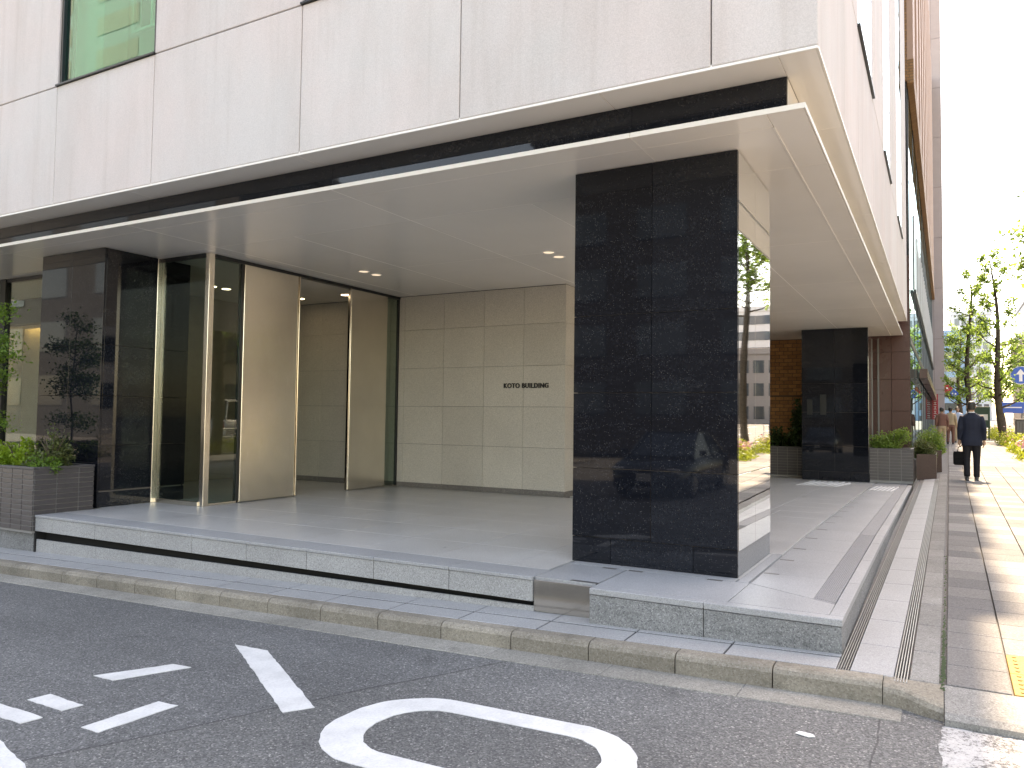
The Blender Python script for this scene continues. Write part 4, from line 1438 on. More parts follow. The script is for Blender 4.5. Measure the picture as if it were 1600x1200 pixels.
bush('boxwood_shrub', (-0.24, 23.8, 0.45), (0.48, 0.95, 0.92), 'leaf_bush2', 'tall green shrub in the farther brown stone planter', 5000, 0.06, 35)

# ---- street trees
def street_tree(loc, H, label, seed, spread=1.0, nl=34, leaves=95, lean=(0, 0), mat='leaf_tree', lsize=0.14, low=1.7):
    t = empty('street_tree', loc)
    tag(t, label, 'tree', 'street trees along the main road')
    rg = np.random.default_rng(seed)
    tr = MB()
    pts, rad = [], []
    N = 12
    for k in range(N + 1):
        f = k / N
        pts.append((lean[0] * f + 0.12 * math.sin(f * 7 + seed), lean[1] * f + 0.10 * math.cos(f * 6 + seed), H * f - .1))
        rad.append(0.17 * (1 - f) ** 0.8 + 0.015)
    tr.tube(pts, rad, 9)
    P, D = [], []
    for k in range(nl):
        f = (low / H) + (1 - low / H) * (k + rg.uniform(0, 1)) / nl * 0.99
        i = min(int(f * N), N - 1)
        u = f * N - i
        b = np.array(pts[i]) * (1 - u) + np.array(pts[i + 1]) * u
        a = k * 2.4 + rg.uniform(-.5, .5)
        L = spread * (0.55 + 1.15 * (1 - f) ** 0.7 * rg.uniform(0.5, 1.15))
        el = rg.uniform(0.15, 0.75)
        d = np.array([math.cos(a) * math.cos(el), math.sin(a) * math.cos(el), math.sin(el)])
        e = b + d * L + np.array([0, 0, 0.12 * L])
        mpt = b + d * L * 0.5 - np.array([0, 0, 0.04 * L])
        r0 = 0.05 * (1 - f) + 0.015
        tr.tube([tuple(b), tuple(mpt), tuple(e)], [r0, r0 * .7, 0.006], 5)
        tips = [(mpt, e)]
        for q in range(3):
            a2 = a + rg.uniform(-1.1, 1.1)
            s = b + (e - b) * rg.uniform(0.35, 0.9)
            e2 = s + np.array([math.cos(a2), math.sin(a2), rg.uniform(0.1, 1.0)]) * L * rg.uniform(0.25, 0.5)
            tr.tube([tuple(s), tuple(e2)], [r0 * .45, 0.004], 4)
            tips.append((s, e2))
        for s, e2 in tips:
            m = leaves // 4
            u = rg.uniform(0.15, 1.08, m)[:, None]
            P.append(s + (e2 - s) * u + rg.normal(size=(m, 3)) * 0.10 * spread ** .5)
    tr.build('trunk', 'bark', t)
    leaves_mesh('crown', np.vstack(P), lsize, mat, t, seed, 0.2, 0.75)
    return t
street_tree((2.72, 45.0, 0.38), 9.3, 'tall street tree with a leaning trunk behind the flower hedge', 3, 0.95, 32, 92, (-0.45, 0))
street_tree((1.45, 52.0, 0.48), 9.6, 'slim street tree just left of the leaning one, further off', 8, 0.95, 36, 96, (0.1, 0))
street_tree((1.35, 70.0, 0.75), 8.0, 'distant bushy street tree above the walking man', 14, 1.5, 30, 150)
street_tree((3.75, 30.5, 0.16), 9.6, 'nearer street tree whose branches enter at the right picture edge', 19, 1.55, 40, 130, low=5.2)
street_tree((3.3, 17.5, 0.0), 9.0, 'street tree outside the right edge, mirrored in the corner pillar', 23, 1.3, 34, 120, low=2.6)
street_tree((5.0, 84.0, 0.9), 8.0, 'small far street tree right of the traffic sign', 27, 1.3, 26, 120)
street_tree((6.0, 74.0, 0.8), 7.5, 'far green street tree beyond the white van on the main road', 29, 1.3, 28, 120)

# ---- flower hedge beside the pavement
hl = ['yellow green hedge clump with pale pink flowers nearest the camera', 'yellow green hedge clump with strong pink flowers beside the grey cabinet',
      'bright hedge clump between the two pink flowering ones', 'hedge clump in front of the leaning tree trunk', 'farthest hedge clump beyond the leaning tree',
      'hedge clump outside the right edge near the crossing', 'green hedge clump mirrored low in the corner pillar']
hp = [(2.75, 24.6, 0.75, 2.2, 0.72), (2.65, 29.3, 0.7, 2.6, 0.78), (2.62, 34.2, 0.66, 2.6, 0.85), (2.7, 40.0, 0.72, 3.4, 0.95), (2.75, 49.0, 0.75, 5.2, 1.0), (3.2, 13.0, 0.7, 2.5, 0.8), (3.1, 19.0, 0.75, 3.0, 0.9)]
for k, ((x, y, rx, ry, rz), lab) in enumerate(zip(hp, hl)):
    bush('azalea_hedge', (x, y, Sz(x, y)), (rx, ry, rz), 'leaf_yel', lab, 3600, 0.085, 50 + k, 'hedge', 'flowering hedge along the kerb', 26, flowers=[150, 190, 50, 40, 20, 25, 10][k])

# ================================================================== NEIGHBOURING BUILDINGS
M['brown_granite'] = granite('brown_granite', (0.082, 0.034, 0.027), (0.052, 0.021, 0.016), (0.112, 0.052, 0.042), 160, 0.28, 0.10, 0.06, 0.3)
M['brick_face'] = solid('orange_brick', (0.34, 0.155, 0.055), 0.6, 0, 0.3, 0.25, 30, 0.45)
M['mortar'] = solid('brick_mortar', (0.10, 0.062, 0.038), 0.9)
M['fin'] = solid('fin_stone', (0.40, 0.255, 0.19), 0.6, 0, 0.3, 0.06, 3, 0.05)
M['fin_dark'] = brickmat('fin_brick', (0.30, 0.15, 0.06), (0.24, 0.115, 0.045), (0.12, 0.07, 0.04), 0.22, 0.075, 0.008)
M['pinkstone'] = solid('pink_grey_stone', (0.36, 0.30, 0.285), 0.55, 0, 0.4, 0.06, 2, 0.06)
M['blueglass'] = solid('blue_glass_tower', (0.16, 0.30, 0.46), 0.25, 0, 0.6, 0.1, 0.3)
M['paleconc'] = solid('pale_tower_concrete', (0.48, 0.49, 0.50), 0.7)
M['tan'] = solid('tan_tower', (0.40, 0.34, 0.30), 0.7)
M['winglass'] = solid('dark_far_glass', (0.045, 0.06, 0.075), 0.08, 0, 0.8, 0.2, 0.3)
M['balc'] = solid('balcony_white', (0.62, 0.61, 0.58), 0.6)
M['tan_tile'] = brickmat('tan_wall_tile', (0.36, 0.30, 0.21), (0.31, 0.26, 0.18), (0.20, 0.17, 0.13), 0.30, 0.10, 0.012)
M['dark_brick'] = brickmat('dark_brown_brick', (0.024, 0.025, 0.028), (0.017, 0.018, 0.020), (0.014, 0.014, 0.015), 0.30, 0.10, 0.012)
M['white_brick'] = brickmat('white_painted_brick', (0.085, 0.087, 0.087), (0.062, 0.063, 0.063), (0.028, 0.028, 0.028), 0.36, 0.14, 0.016)

# brown building with brick return wall, glass front and vertical fins
nb = empty('brown_granite_building', (0, 0, 0))
tag(nb, 'brown granite and glass building with vertical terracotta fins next door', 'building')
# end wall towards the gallery
zz = [-0.3, 0.75, 1.55, 2.35, 3.05, 3.75, 4.6, 5.5]
for z0, z1 in zip(zz[:-1], zz[1:]):
    for a, b in ((-1.95, -1.52), (-1.52, -1.08), (-1.08, -0.655)):
        if z0 > 3.7 and a < -1.1: continue
        boxo('granite_panel', 'brown_granite', nb, a + .003, b - .003, 21.84, 21.88, z0 + .003, z1 - .003, 0.003)
boxo('wall_core', 'gap', nb, -2.0, -0.68, 21.881, 22.3, -0.3, 10.0, 0)
boxo('metal_strip', 'clip', nb, -1.40, -1.36, 21.80, 21.838, -0.1, 3.4, 0.002)
# orange brick wall behind the planter: every brick a piece
bw = empty('brick_wall', (0, 0, 0), nb)
boxo('mortar_bed', 'mortar', bw, -5.4, -2.4, 21.865, 21.90, -0.3, 3.6, 0)
bz = 0.62
row = 0
while bz < 3.45:
    bxx = -4.25 - (0.0 if row % 2 else 0.11)
    while bxx < -2.7:
        boxo('brick', 'brick_face', bw, bxx + .007, bxx + .213, 21.85, 21.866, bz + .007, bz + 0.093, 0.003)
        bxx += 0.22
    bz += 0.10
    row += 1
    if row == 13:
        bz += 0.03
# glass street front
def nx(y): return -0.62 + 0.006 * (y - 22)
def strip_box(name, mat, y0, y1, dx0, dx1, z0, z1, c=0.003):
    m = MB()
    vs_ = []
    for z in (z0, z1):
        vs_ += [(nx(y0) + dx0, y0, z), (nx(y0) + dx1, y0, z), (nx(y1) + dx1, y1, z), (nx(y1) + dx0, y1, z)]
    m.add(vs_, [(3, 2, 1, 0), (4, 5, 6, 7), (0, 1, 5, 4), (1, 2, 6, 5), (2, 3, 7, 6), (3, 0, 4, 7)])
    return m.build(name, mat, nb)
strip_box('wall_core', 'gap', 22.31, 61.9, -2.0, -0.30, -0.3, 10.0)
yg = 22.32
while yg < 61:
    ye = min(yg + 3.3, 61.9)
    strip_box('glass_pane', 'sky_glass', yg + .03, ye - .03, -0.06, -0.05, 0.3, 3.3)
    strip_box('glass_pane', 'sky_glass', yg + .03, ye - .03, -0.06, -0.05, 3.5, 5.0)
    strip_box('glass_pane', 'sky_glass', yg + .03, ye - .03, -0.06, -0.05, 5.05, 7.6)
    strip_box('glass_pane', 'sky_glass', yg + .03, ye - .03, -0.06, -0.05, 7.65, 9.98)
    strip_box('mullion', 'frame', yg - .02, yg + .03, -0.10, -0.04, 0.3, 9.98)
    if yg > 24:
        for q in (0.0, 1.1, 2.2):
            strip_box('louvre_fin', 'white', yg + q, yg + q + 0.05, -0.04, -0.02, 5.2, 7.4)
    yg = ye
strip_box('ledge', 'frame', 22.33, 61.8, -0.05, -0.035, 3.31, 3.49)
strip_box('ledge', 'frame', 25.0, 61.8, -0.045, 0.03, 5.0, 5.10)
strip_box('awning', 'brown_granite', 29.0, 58.0, -0.02, 0.22, 2.75, 3.05)
strip_box('plinth', 'brown_granite', 22.32, 61.9, -0.06, 0.0, -0.3, 0.28)
strip_box('upper_wall', 'fin_dark', 21.9, 62.0, -6.0, -0.04, 10.03, 26.0)
strip_box('fin_band', 'fin_dark', 21.95, 61.9, -0.039, 0.11, 9.985, 10.6)
fy = 22.0
while fy < 61:
    strip_box('terracotta_fin', 'fin', fy, fy + 1.5, -0.039, 0.10, 10.602, 26.0)
    fy += 3.3
# red blade sign and round sign on its front
rs = empty('blade_sign', (0.0, 56.0, 2.0))
tag(rs, 'vertical red shop sign with white characters projecting over the pavement', 'sign')
M['sred'] = solid('sign_red', (0.45, 0.02, 0.03), 0.4)
boxo('sign_board', 'sred', rs, -0.46, -0.12, 55.9, 56.0, 1.5, 3.1, 0.01)
for k in range(5):
    m = MB()
    zc_ = 2.85 - k * 0.28
    m.box(-0.36, -0.22, 55.885, 55.899, zc_, zc_ + .03)
    m.box(-0.305, -0.275, 55.885, 55.899, zc_ - .12, zc_ - .001)
    m.box(-0.37, -0.21, 55.885, 55.899, zc_ - .15, zc_ - .121)
    for v in range(len(m.v)):
        m.v[v] = (m.v[v][0], m.v[v][1] - 56.0, m.v[v][2] - 2.0)
    m.build('character', 'white', rs)
# two-part tilted square sign, red above blue
ds = empty('corner_sign', (0.55, 62.5, 3.2))
tag(ds, 'small hanging sign of a red and a blue tilted square with white dots', 'sign')
M['sblue'] = solid('sign_blue', (0.02, 0.10, 0.42), 0.4)
def diamond(cx, cz, s, mat, dots):
    m = MB()
    m.prism([(cx, cz - s), (cx + s, cz), (cx, cz + s), (cx - s, cz)], 1, -0.08, 0.0)
    b_ = m.build('sign_tile', mat, ds)
    for dx, dz in dots:
        MB().disc((cx + dx * s, -0.095, cz + dz * s), s * 0.17, 1, 0.014, 12).build('dot', 'white', b_)
diamond(-0.12, 0.50, 0.37, 'sred', [(0, 0.1)])
diamond(0.30, 0.14, 0.33, 'sblue', [(-.28, 0), (.28, 0)])
boxo('sign_arm', 'clip', ds, -0.30, 0.55, 62.46, 62.5, 3.2 + 1.02, 3.2 + 1.06, 0)

# far buildings of the street
def block(name, x0, x1, y0, y1, z1, mat, label, floors, cols, z0=-0.5, band=False, glassmat='winglass', faces='F', wr=0.55):
    b = empty(name, ((x0 + x1) / 2, (y0 + y1) / 2, z0))
    tag(b, label, 'building')
    boxo('wall', mat, b, x0, x1, y0, y1, z0, z1, 0.02)
    boxo('roof_parapet', mat, b, x0 - .15, x1 + .15, y0 - .15, y1 + .15, z1 + .002, z1 + 0.7, 0.02)
    fh = (z1 - max(z0, 0) - 1.0) / floors
    for f in range(floors):
        zb = max(z0, 0) + 0.9 + f * fh + fh * 0.22
        zt = zb + fh * wr
        if 'F' in faces:
            if band:
                boxo('window', glassmat, b, x0 + .6, x1 - .6, y0 - .05, y0 - .002, zb, zt, 0)
            else:
                w = (x1 - x0 - .6) / cols
                for c in range(cols):
                    boxo('window', glassmat, b, x0 + .3 + c * w + w * .16, x0 + .3 + (c + 1) * w - w * .16, y0 - .05, y0 - .002, zb, zt, 0)
        if 'L' in faces:
            w = (y1 - y0 - .6) / cols
            if band:
                boxo('window', glassmat, b, x0 - .05, x0 - .002, y0 + .6, y1 - .6, zb, zt, 0)
            else:
                for c in range(cols):
                    boxo('window', glassmat, b, x0 - .05, x0 - .002, y0 + .3 + c * w + w * .16, y0 + .3 + (c + 1) * w - w * .16, zb, zt, 0)
        if 'N' in faces:
            w = (x1 - x0 - .6) / cols
            if band:
                boxo('window', glassmat, b, x0 + .6, x1 - .6, y1 + .002, y1 + .05, zb, zt, 0)
                boxo('balcony', 'balc', b, x0 + .3, x1 - .3, y1 + .052, y1 + 0.9, zb - fh * .22, zb + fh * 0.2, 0.01)
            else:
                for c in range(cols):
                    boxo('window', glassmat, b, x0 + .3 + c * w + w * .2, x0 + .3 + (c + 1) * w - w * .2, y1 + .002, y1 + .05, zb, zt, 0)
    return b
pk = empty('pink_stone_building', (-6, 66, 0))
tag(pk, 'tall pinkish grey stone building beyond the finned one', 'building')
px0, px1 = -14.0, 0.27
zs = [0.0, 3.3, 3.6, 7.2, 10.8, 14.4, 18.0, 21.6, 25.2, 28.8, 33.0]
boxo('wall_core', 'gap', pk, px0, px1 - .06, 62.06, 74.0, -0.3, 33.0, 0)
for z0, z1 in zip(zs[:-1], zs[1:]):
    boxo('stone_panel', 'pinkstone', pk, px0, -0.34, 62.0, 62.05, z0 + .01, z1 - .01, 0)
    boxo('stone_panel', 'pinkstone', pk, -0.33, px1, 62.0, 62.05, z0 + .01, z1 - .01, 0)
    for ya, yb in ((62.052, 66), (66, 70), (70, 74)):
        boxo('stone_panel', 'pinkstone', pk, px1 - .05, px1, ya, yb - .01, z0 + .01, z1 - .01, 0)
block('blue_glass_tower', -2.0, 3.2, 128, 140, 14.0, 'blueglass', 'distant blue glass tower at the end of the pavement', 7, 4, band=True)
block('grey_tower', 1.8, 7.5, 150, 165, 19.5, 'paleconc', 'pale grey distant tower behind the slim tree', 9, 5)
block('dark_office_block', 9.4, 30, 110, 130, 16.5, 'paleconc', 'grey distant office block behind the blue arrow sign', 7, 8, band=True)
block('tan_block', 7.2, 22, 92, 104, 9.0, 'tan', 'tan low block behind the blue road sign', 3, 8)
block('white_office_block', -16, -1.0, 76, 120, 22, 'paleconc', 'pale office block beyond the pink stone building', 8, 8, faces='F')

# buildings across the main street (mirrored in the pillar and the glass)
block('white_balcony_building', 23, 38, 15, 33, 20, 'balc', 'white banded apartment building across the main street, mirrored in the left granite pillar', 7, 7, band=True, faces='LF')
block('tan_tiled_building', 23, 36, 34, 52, 13, 'tan_tile', 'tan tiled building across the main street, seen in the entrance glass', 4, 6, faces='LF')
block('grey_office_tower', 21, 40, 64, 96, 34, 'paleconc', 'grey office tower across the main street, mirrored in the pillar', 10, 8, faces='LF')
block('brown_corner_building', 23, 36, -6, 13, 14, 'tan', 'brown corner building across the main street', 5, 7, faces='L')
# buildings across the side street, behind the photographer
block('dark_brick_building', -18.5, -1.2, -38, -24.0, 15.5, 'dark_brick', 'tall narrow dark brick building across the side street behind the photographer', 5, 4, faces='N')
block('low_brick_building', -36.5, -19.2, -38, -25.0, 6.0, 'dark_brick', 'low dark brick building across the side street', 2, 8, faces='N')
block('pale_tower_block', -92, -57, -52, -38.0, 62, 'paleconc_in', 'tall pale tower far behind the photographer, mirrored in the upper window', 17, 3, faces='N', glassmat='tan')
block('white_brick_building', -72, -37, -34, -21.0, 17, 'white_brick', 'white painted brick building across the side street', 4, 4, faces='N')

# ================================================================== STREET FURNITURE
# blue round arrow sign on a pole arm
sg = empty('arrow_sign', (4.6, 60.0, 0.5))
tag(sg, 'round blue traffic sign with a white upward arrow on a grey pole', 'sign')
m = MB()
m.tube([(0.9, 0.15, 0.0), (0.9, 0.15, 5.4)], 0.06, 8)
m.tube([(0.9, 0.15, 4.0), (-0.1, 0.15, 4.0)], 0.04, 6)
m.build('pole', 'metal_grate', sg)
MB().disc((0.0, 0.0, 3.95), 0.60, 1, 0.03, 28).build('sign_disc', 'white', sg)
MB().disc((0.0, -0.012, 3.95), 0.56, 1, 0.011, 28).build('sign_face', 'sblue', sg)
MB().prism([(-.09, 3.55), (.09, 3.55), (.09, 4.0), (.26, 4.0), (0, 4.36), (-.26, 4.0), (-.09, 4.0)], 1, -0.024, -0.013).build('arrow', 'white', sg)
# wide blue guide sign
gs = empty('guide_sign', (4.6, 66.0, 0.6))
tag(gs, 'wide blue direction sign board low behind the tree trunk', 'sign')
boxo('sign_board', 'sblue', gs, 3.6, 5.3, 66.0, 66.06, 2.05, 2.85, 0.02)
boxo('text_line', 'white', gs, 3.8, 5.1, 65.985, 65.998, 2.42, 2.50, 0)
m = MB()
m.tube([(0.5, 0.12, 0), (0.5, 0.12, 2.2)], 0.05, 8)
m.build('pole', 'metal_grate', gs)
# notice board by the tree
nbd = empty('notice_board', (1.95, 47.0, 0.42))
tag(nbd, 'green framed notice board between the two tree trunks', 'board')
M['sgreen'] = solid('board_green', (0.02, 0.06, 0.035), 0.5)
boxo('board_frame', 'sgreen', nbd, 1.45, 2.25, 47.0, 47.08, 1.05, 2.15, 0.02)
boxo('notice_sheet', 'white', nbd, 1.55, 2.15, 46.985, 46.998, 1.45, 1.75, 0)
boxo('leg', 'sgreen', nbd, 1.48, 1.54, 47.0, 47.06, 0.42, 1.049, 0)
boxo('leg', 'sgreen', nbd, 2.16, 2.22, 47.0, 47.06, 0.42, 1.049, 0)
# ribbed utility cabinet
cb = empty('utility_cabinet', (3.3, 37.0, Sz(3, 37)))
tag(cb, 'ribbed grey brown utility cabinet standing behind the hedge', 'cabinet')
M['cab'] = solid('cabinet_paint', (0.16, 0.15, 0.145), 0.5)
zb = Sz(3, 37)
boxo('cabinet_body', 'cab', cb, 2.66, 3.8, 37.02, 37.7, zb, 1.42, 0.02)
for k in range(11):
    boxo('rib', 'cab', cb, 2.68 + k * .10, 2.73 + k * .10, 36.98, 37.019, zb + .08, 1.36, 0.005)
boxo('cabinet_top', 'clip', cb, 2.62, 3.84, 36.95, 37.74, 1.422, 1.47, 0.01)
# white guard fence along the carriageway
for k in range(16):
    y0 = 9.0 + k * 2.6
    if k in (9, 10): continue
    gfn = empty('guard_fence', (4.15 + SX(y0), y0, Sz(4, y0) - .02))
    tag(gfn, 'white pipe guard fence section along the main street, number %s from the side street' % ['one', 'two', 'three', 'four', 'five', 'six', 'seven', 'eight', 'nine', 'ten', 'eleven', 'twelve', 'thirteen', 'fourteen', 'fifteen', 'sixteen'][k], 'fence', 'guard fence sections along the main street')
    m = MB()
    m.tube([(0, 0, 0), (0, 0, 0.8)], 0.03, 8)
    m.build('post', 'white', gfn)
    for z in (0.78, 0.5, 0.25):
        m = MB()
        m.tube([(0, 0.03, z), (0.02, 2.57, z + .03)], 0.022, 6)
        m.build('rail', 'white', gfn)
# kerb of the main carriageway
mk = tag(empty('kerb'), kind='structure')
for y0 in frange(5.1, 75, 2.0):
    slab('kerb_stone', 'conc', mk, 4.0, 4.18, y0, y0 + 2.0, Sz, 0.2, 0.004, 0.01, SX)

# ================================================================== VEHICLES
M['car_white'] = solid('car_white_paint', (0.72, 0.72, 0.71), 0.22, 0, 0.6, 0.02)
M['car_dark'] = solid('car_dark_paint', (0.012, 0.014, 0.02), 0.18, 0, 0.6, 0.02)
M['tyre'] = solid('tyre_rubber', (0.018, 0.018, 0.018), 0.85)
M['rim'] = solid('wheel_rim', (0.45, 0.45, 0.46), 0.3, 0.9)
M['carglass'] = solid('car_glass', (0.012, 0.016, 0.018), 0.05, 0, 0.9, 0.02)
M['redlamp'] = solid('red_lamp_lens', (0.35, 0.01, 0.01), 0.2)
M['headlamp'] = solid('headlamp_lens', (0.6, 0.62, 0.64), 0.12, 0, 0.8)
def car(name, loc, rz, paint, label, van=False):
    c = empty(name, loc)
    c.rotation_euler.z = rz
    tag(c, label, 'van' if van else 'car')
    W = 0.85
    # stations along y: (y, half width low, z bottom, z belt, half width belt)
    if van:
        st = [(-2.2, .80, .34, 1.02, .80), (-2.12, .84, .26, 1.06, .83), (-1.0, .85, .22, 1.05, .84), (0.6, .85, .22, 1.02, .84), (1.4, .84, .22, .98, .82), (2.0, .80, .25, .86, .76), (2.2, .70, .34, .70, .66)]
        roof = [(-2.16, 1.06, .80), (-2.0, 1.86, .70), (-1.2, 1.92, .70), (0.3, 1.90, .69), (0.9, 1.80, .67), (1.7, 0.96, .74)]
    else:
        st = [(-2.2, .72, .38, .82, .70), (-2.1, .80, .28, .90, .78), (-1.2, .85, .22, .93, .82), (0.3, .85, .22, .92, .82), (1.1, .85, .22, .90, .81), (1.95, .80, .24, .76, .76), (2.2, .66, .34, .60, .62)]
        roof = [(-1.75, .92, .70), (-1.0, 1.36, .60), (-0.4, 1.44, .60), (0.2, 1.42, .60), (1.15, .905, .70)]
    m = MB()
    vs_, fs_ = [], []
    for (y, wl, zb, zt, wt) in st:
        zm = (zb + zt) / 2
        vs_ += [(-wl * .92, y, zb), (-wl, y, zb + .10), (-wl * 1.01, y, zm), (-wt, y, zt - .03), (-wt * .93, y, zt), (wt * .93, y, zt), (wt, y, zt - .03), (wl * 1.01, y, zm), (wl, y, zb + .10), (wl * .92, y, zb)]
    K = 10
    for i in range(len(st) - 1):
        for k in range(K):
            k2 = (k + 1) % K
            fs_.append((i * K + k, i * K + k2, (i + 1) * K + k2, (i + 1) * K + k))
    fs_ += [tuple(range(K)), tuple(range(len(vs_) - 1, len(vs_) - 1 - K, -1))]
    m.add(vs_, fs_)
    body = m.build('body', paint, c, True)
    # cabin: dark glasshouse with painted roof skin
    g = MB()
    vs_, fs_ = [], []
    for (y, z, w) in roof:
        vs_ += [(-W * .95, y, .88), (-w, y, z), (w, y, z), (W * .95, y, .88)]
    for i in range(len(roof) - 1):
        for k in range(3):
            fs_.append((i * 4 + k, i * 4 + k + 1, (i + 1) * 4 + k + 1, (i + 1) * 4 + k))
    fs_ += [(0, 1, 2, 3), tuple(range(len(vs_) - 1, len(vs_) - 5, -1))]
    g.add(vs_, fs_)
    g.build('glasshouse', 'carglass', c)
    rf = MB()
    tops = roof[1:-1]
    vs_, fs_ = [], []
    for (y, z, w) in tops:
        vs_ += [(-w - .015, y, z - .06), (-w, y, z + .012), (w, y, z + .012), (w + .015, y, z - .06)]
    for i in range(len(tops) - 1):
        for k in range(3):
            fs_.append((i * 4 + k, i * 4 + k + 1, (i + 1) * 4 + k + 1, (i + 1) * 4 + k))
    rf.add(vs_, fs_)
    rf.build('roof', paint, c)
    pl = MB()
    for s in (-1, 1):
        for i in ((0, 1), (len(roof) - 2, len(roof) - 1)):
            a, b = roof[i[0]], roof[i[1]]
            pl.tube([(s * (a[2] if a[1] > 1 else a[2] + .03), a[0], a[1] + .005), (s * b[2], b[0], b[1] + .005)], 0.035, 6)
        mid = roof[len(roof) // 2]
        pl.tube([(s * W * .95, mid[0], .90), (s * (mid[2] + .01), mid[0], mid[1])], 0.035, 6)
    pl.build('door_pillars', paint, c)
    for y in (-1.35, 1.32):
        for s in (-1, 1):
            wh = MB().disc((s * .66 if s > 0 else -.86, y, .31), .31, 0, .20, 22).build('wheel', 'tyre', c)
            MB().disc((.861 if s > 0 else -.872, y, .31), .19, 0, .011, 18).build('rim', 'rim', wh)
    for s in (-1, 1):
        zt = .62
        boxo('headlight', 'headlamp', c, loc[0] + s * .62 - .14, loc[0] + s * .62 + .14, loc[1] + 2.03, loc[1] + 2.16, loc[2] + zt - .04, loc[2] + zt + .07, .02)
        boxo('tail_light', 'redlamp', c, loc[0] + s * .68 - .09, loc[0] + s * .68 + .09, loc[1] - 2.215, loc[1] - 2.08, loc[2] + .68, loc[2] + (1.0 if van else .84), .02)
        boxo('side_mirror', paint, c, loc[0] + s * .93 - .08, loc[0] + s * .93 + .08, loc[1] + .85, loc[1] + .95, loc[2] + .93, loc[2] + 1.05, .02)
    boxo('number_plate', 'white', c, loc[0] - .165, loc[0] + .165, loc[1] - 2.23, loc[1] - 2.205, loc[2] + .50, loc[2] + .665, .004)
    boxo('number_plate', 'white', c, loc[0] - .165, loc[0] + .165, loc[1] + 2.205, loc[1] + 2.23, loc[2] + .40, loc[2] + .565, .004)
    boxo('bumper', 'tyre', c, loc[0] - .70, loc[0] + .70, loc[1] + 2.10, loc[1] + 2.21, loc[2] + .26, loc[2] + .36, .02)
    return c
car('white_van', (5.3, 57.0, Rz(5, 57)), 0.0, 'car_white', 'white van standing on the main road behind the hedge', True)
car('white_car', (9.8, 25.0, Rz(9, 25)), 0.0, 'car_white', 'white car on the main road, seen reflected in the entrance glass', True)
car('dark_car', (-5.6, -5.6, Rz(-5.6, -5.6)), 0.0, 'car_dark', 'dark parked car across the side street, reflected in the corner pillar')

# ================================================================== PEOPLE
M['skin'] = solid('skin', (0.42, 0.25, 0.17), 0.55)
M['hair'] = solid('dark_hair', (0.012, 0.010, 0.009), 0.5)
M['navy'] = solid('navy_suit', (0.012, 0.016, 0.030), 0.75, 0, 0.25, 0.15, 8)
M['charcoal'] = solid('charcoal_trousers', (0.014, 0.014, 0.017), 0.8, 0, 0.2, 0.15, 8)
M['shoe'] = solid('black_leather', (0.010, 0.009, 0.009), 0.3)
M['bag'] = solid('black_bag', (0.005, 0.005, 0.006), 0.7, 0, 0.12)
M['brownshirt'] = solid('brown_cloth', (0.17, 0.075, 0.055), 0.8)
M['beige'] = solid('beige_cloth', (0.40, 0.30, 0.19), 0.8)
M['paleblue'] = solid('pale_blue_shirt', (0.42, 0.50, 0.62), 0.8)
M['collar'] = solid('white_shirt', (0.7, 0.7, 0.7), 0.8)

def freeze(obj, name, mat, parent, voxel, smooth_it=4):
    md = obj.modifiers.new('r', 'REMESH')
    md.mode = 'VOXEL'
    md.voxel_size = voxel
    ms = obj.modifiers.new('s', 'SMOOTH')
    ms.factor = 0.5
    ms.iterations = smooth_it
    dg = bpy.context.evaluated_depsgraph_get()
    dg.update()
    me = bpy.data.meshes.new_from_object(obj.evaluated_get(dg))
    me.name = name
    bpy.data.objects.remove(obj)
    me.materials.clear()
    me.materials.append(M[mat])
    me.polygons.foreach_set('use_smooth', [True] * len(me.polygons))
    o = link(bpy.data.objects.new(name, me))
    o.parent = parent
    return o

def loft(mb_, secs, seg=14):
    """secs: (cx, cy, z, rx, ry)"""
    vs_, fs_ = [], []
    for cx, cy, z, rx, ry in secs:
        for k in range(seg):
            a = 2 * math.pi * k / seg
            ca, sa = math.cos(a), math.sin(a)
            e = 0.8
            vs_.append((cx + rx * math.copysign(abs(ca) ** e, ca), cy + ry * math.copysign(abs(sa) ** e, sa), z))
    for i in range(len(secs) - 1):
        for k in range(seg):
            k2 = (k + 1) % seg
            fs_.append((i * seg + k, i * seg + k2, (i + 1) * seg + k2, (i + 1) * seg + k))
    fs_ += [tuple(range(seg - 1, -1, -1)), tuple((len(secs) - 1) * seg + k for k in range(seg))]
    mb_.add(vs_, fs_)

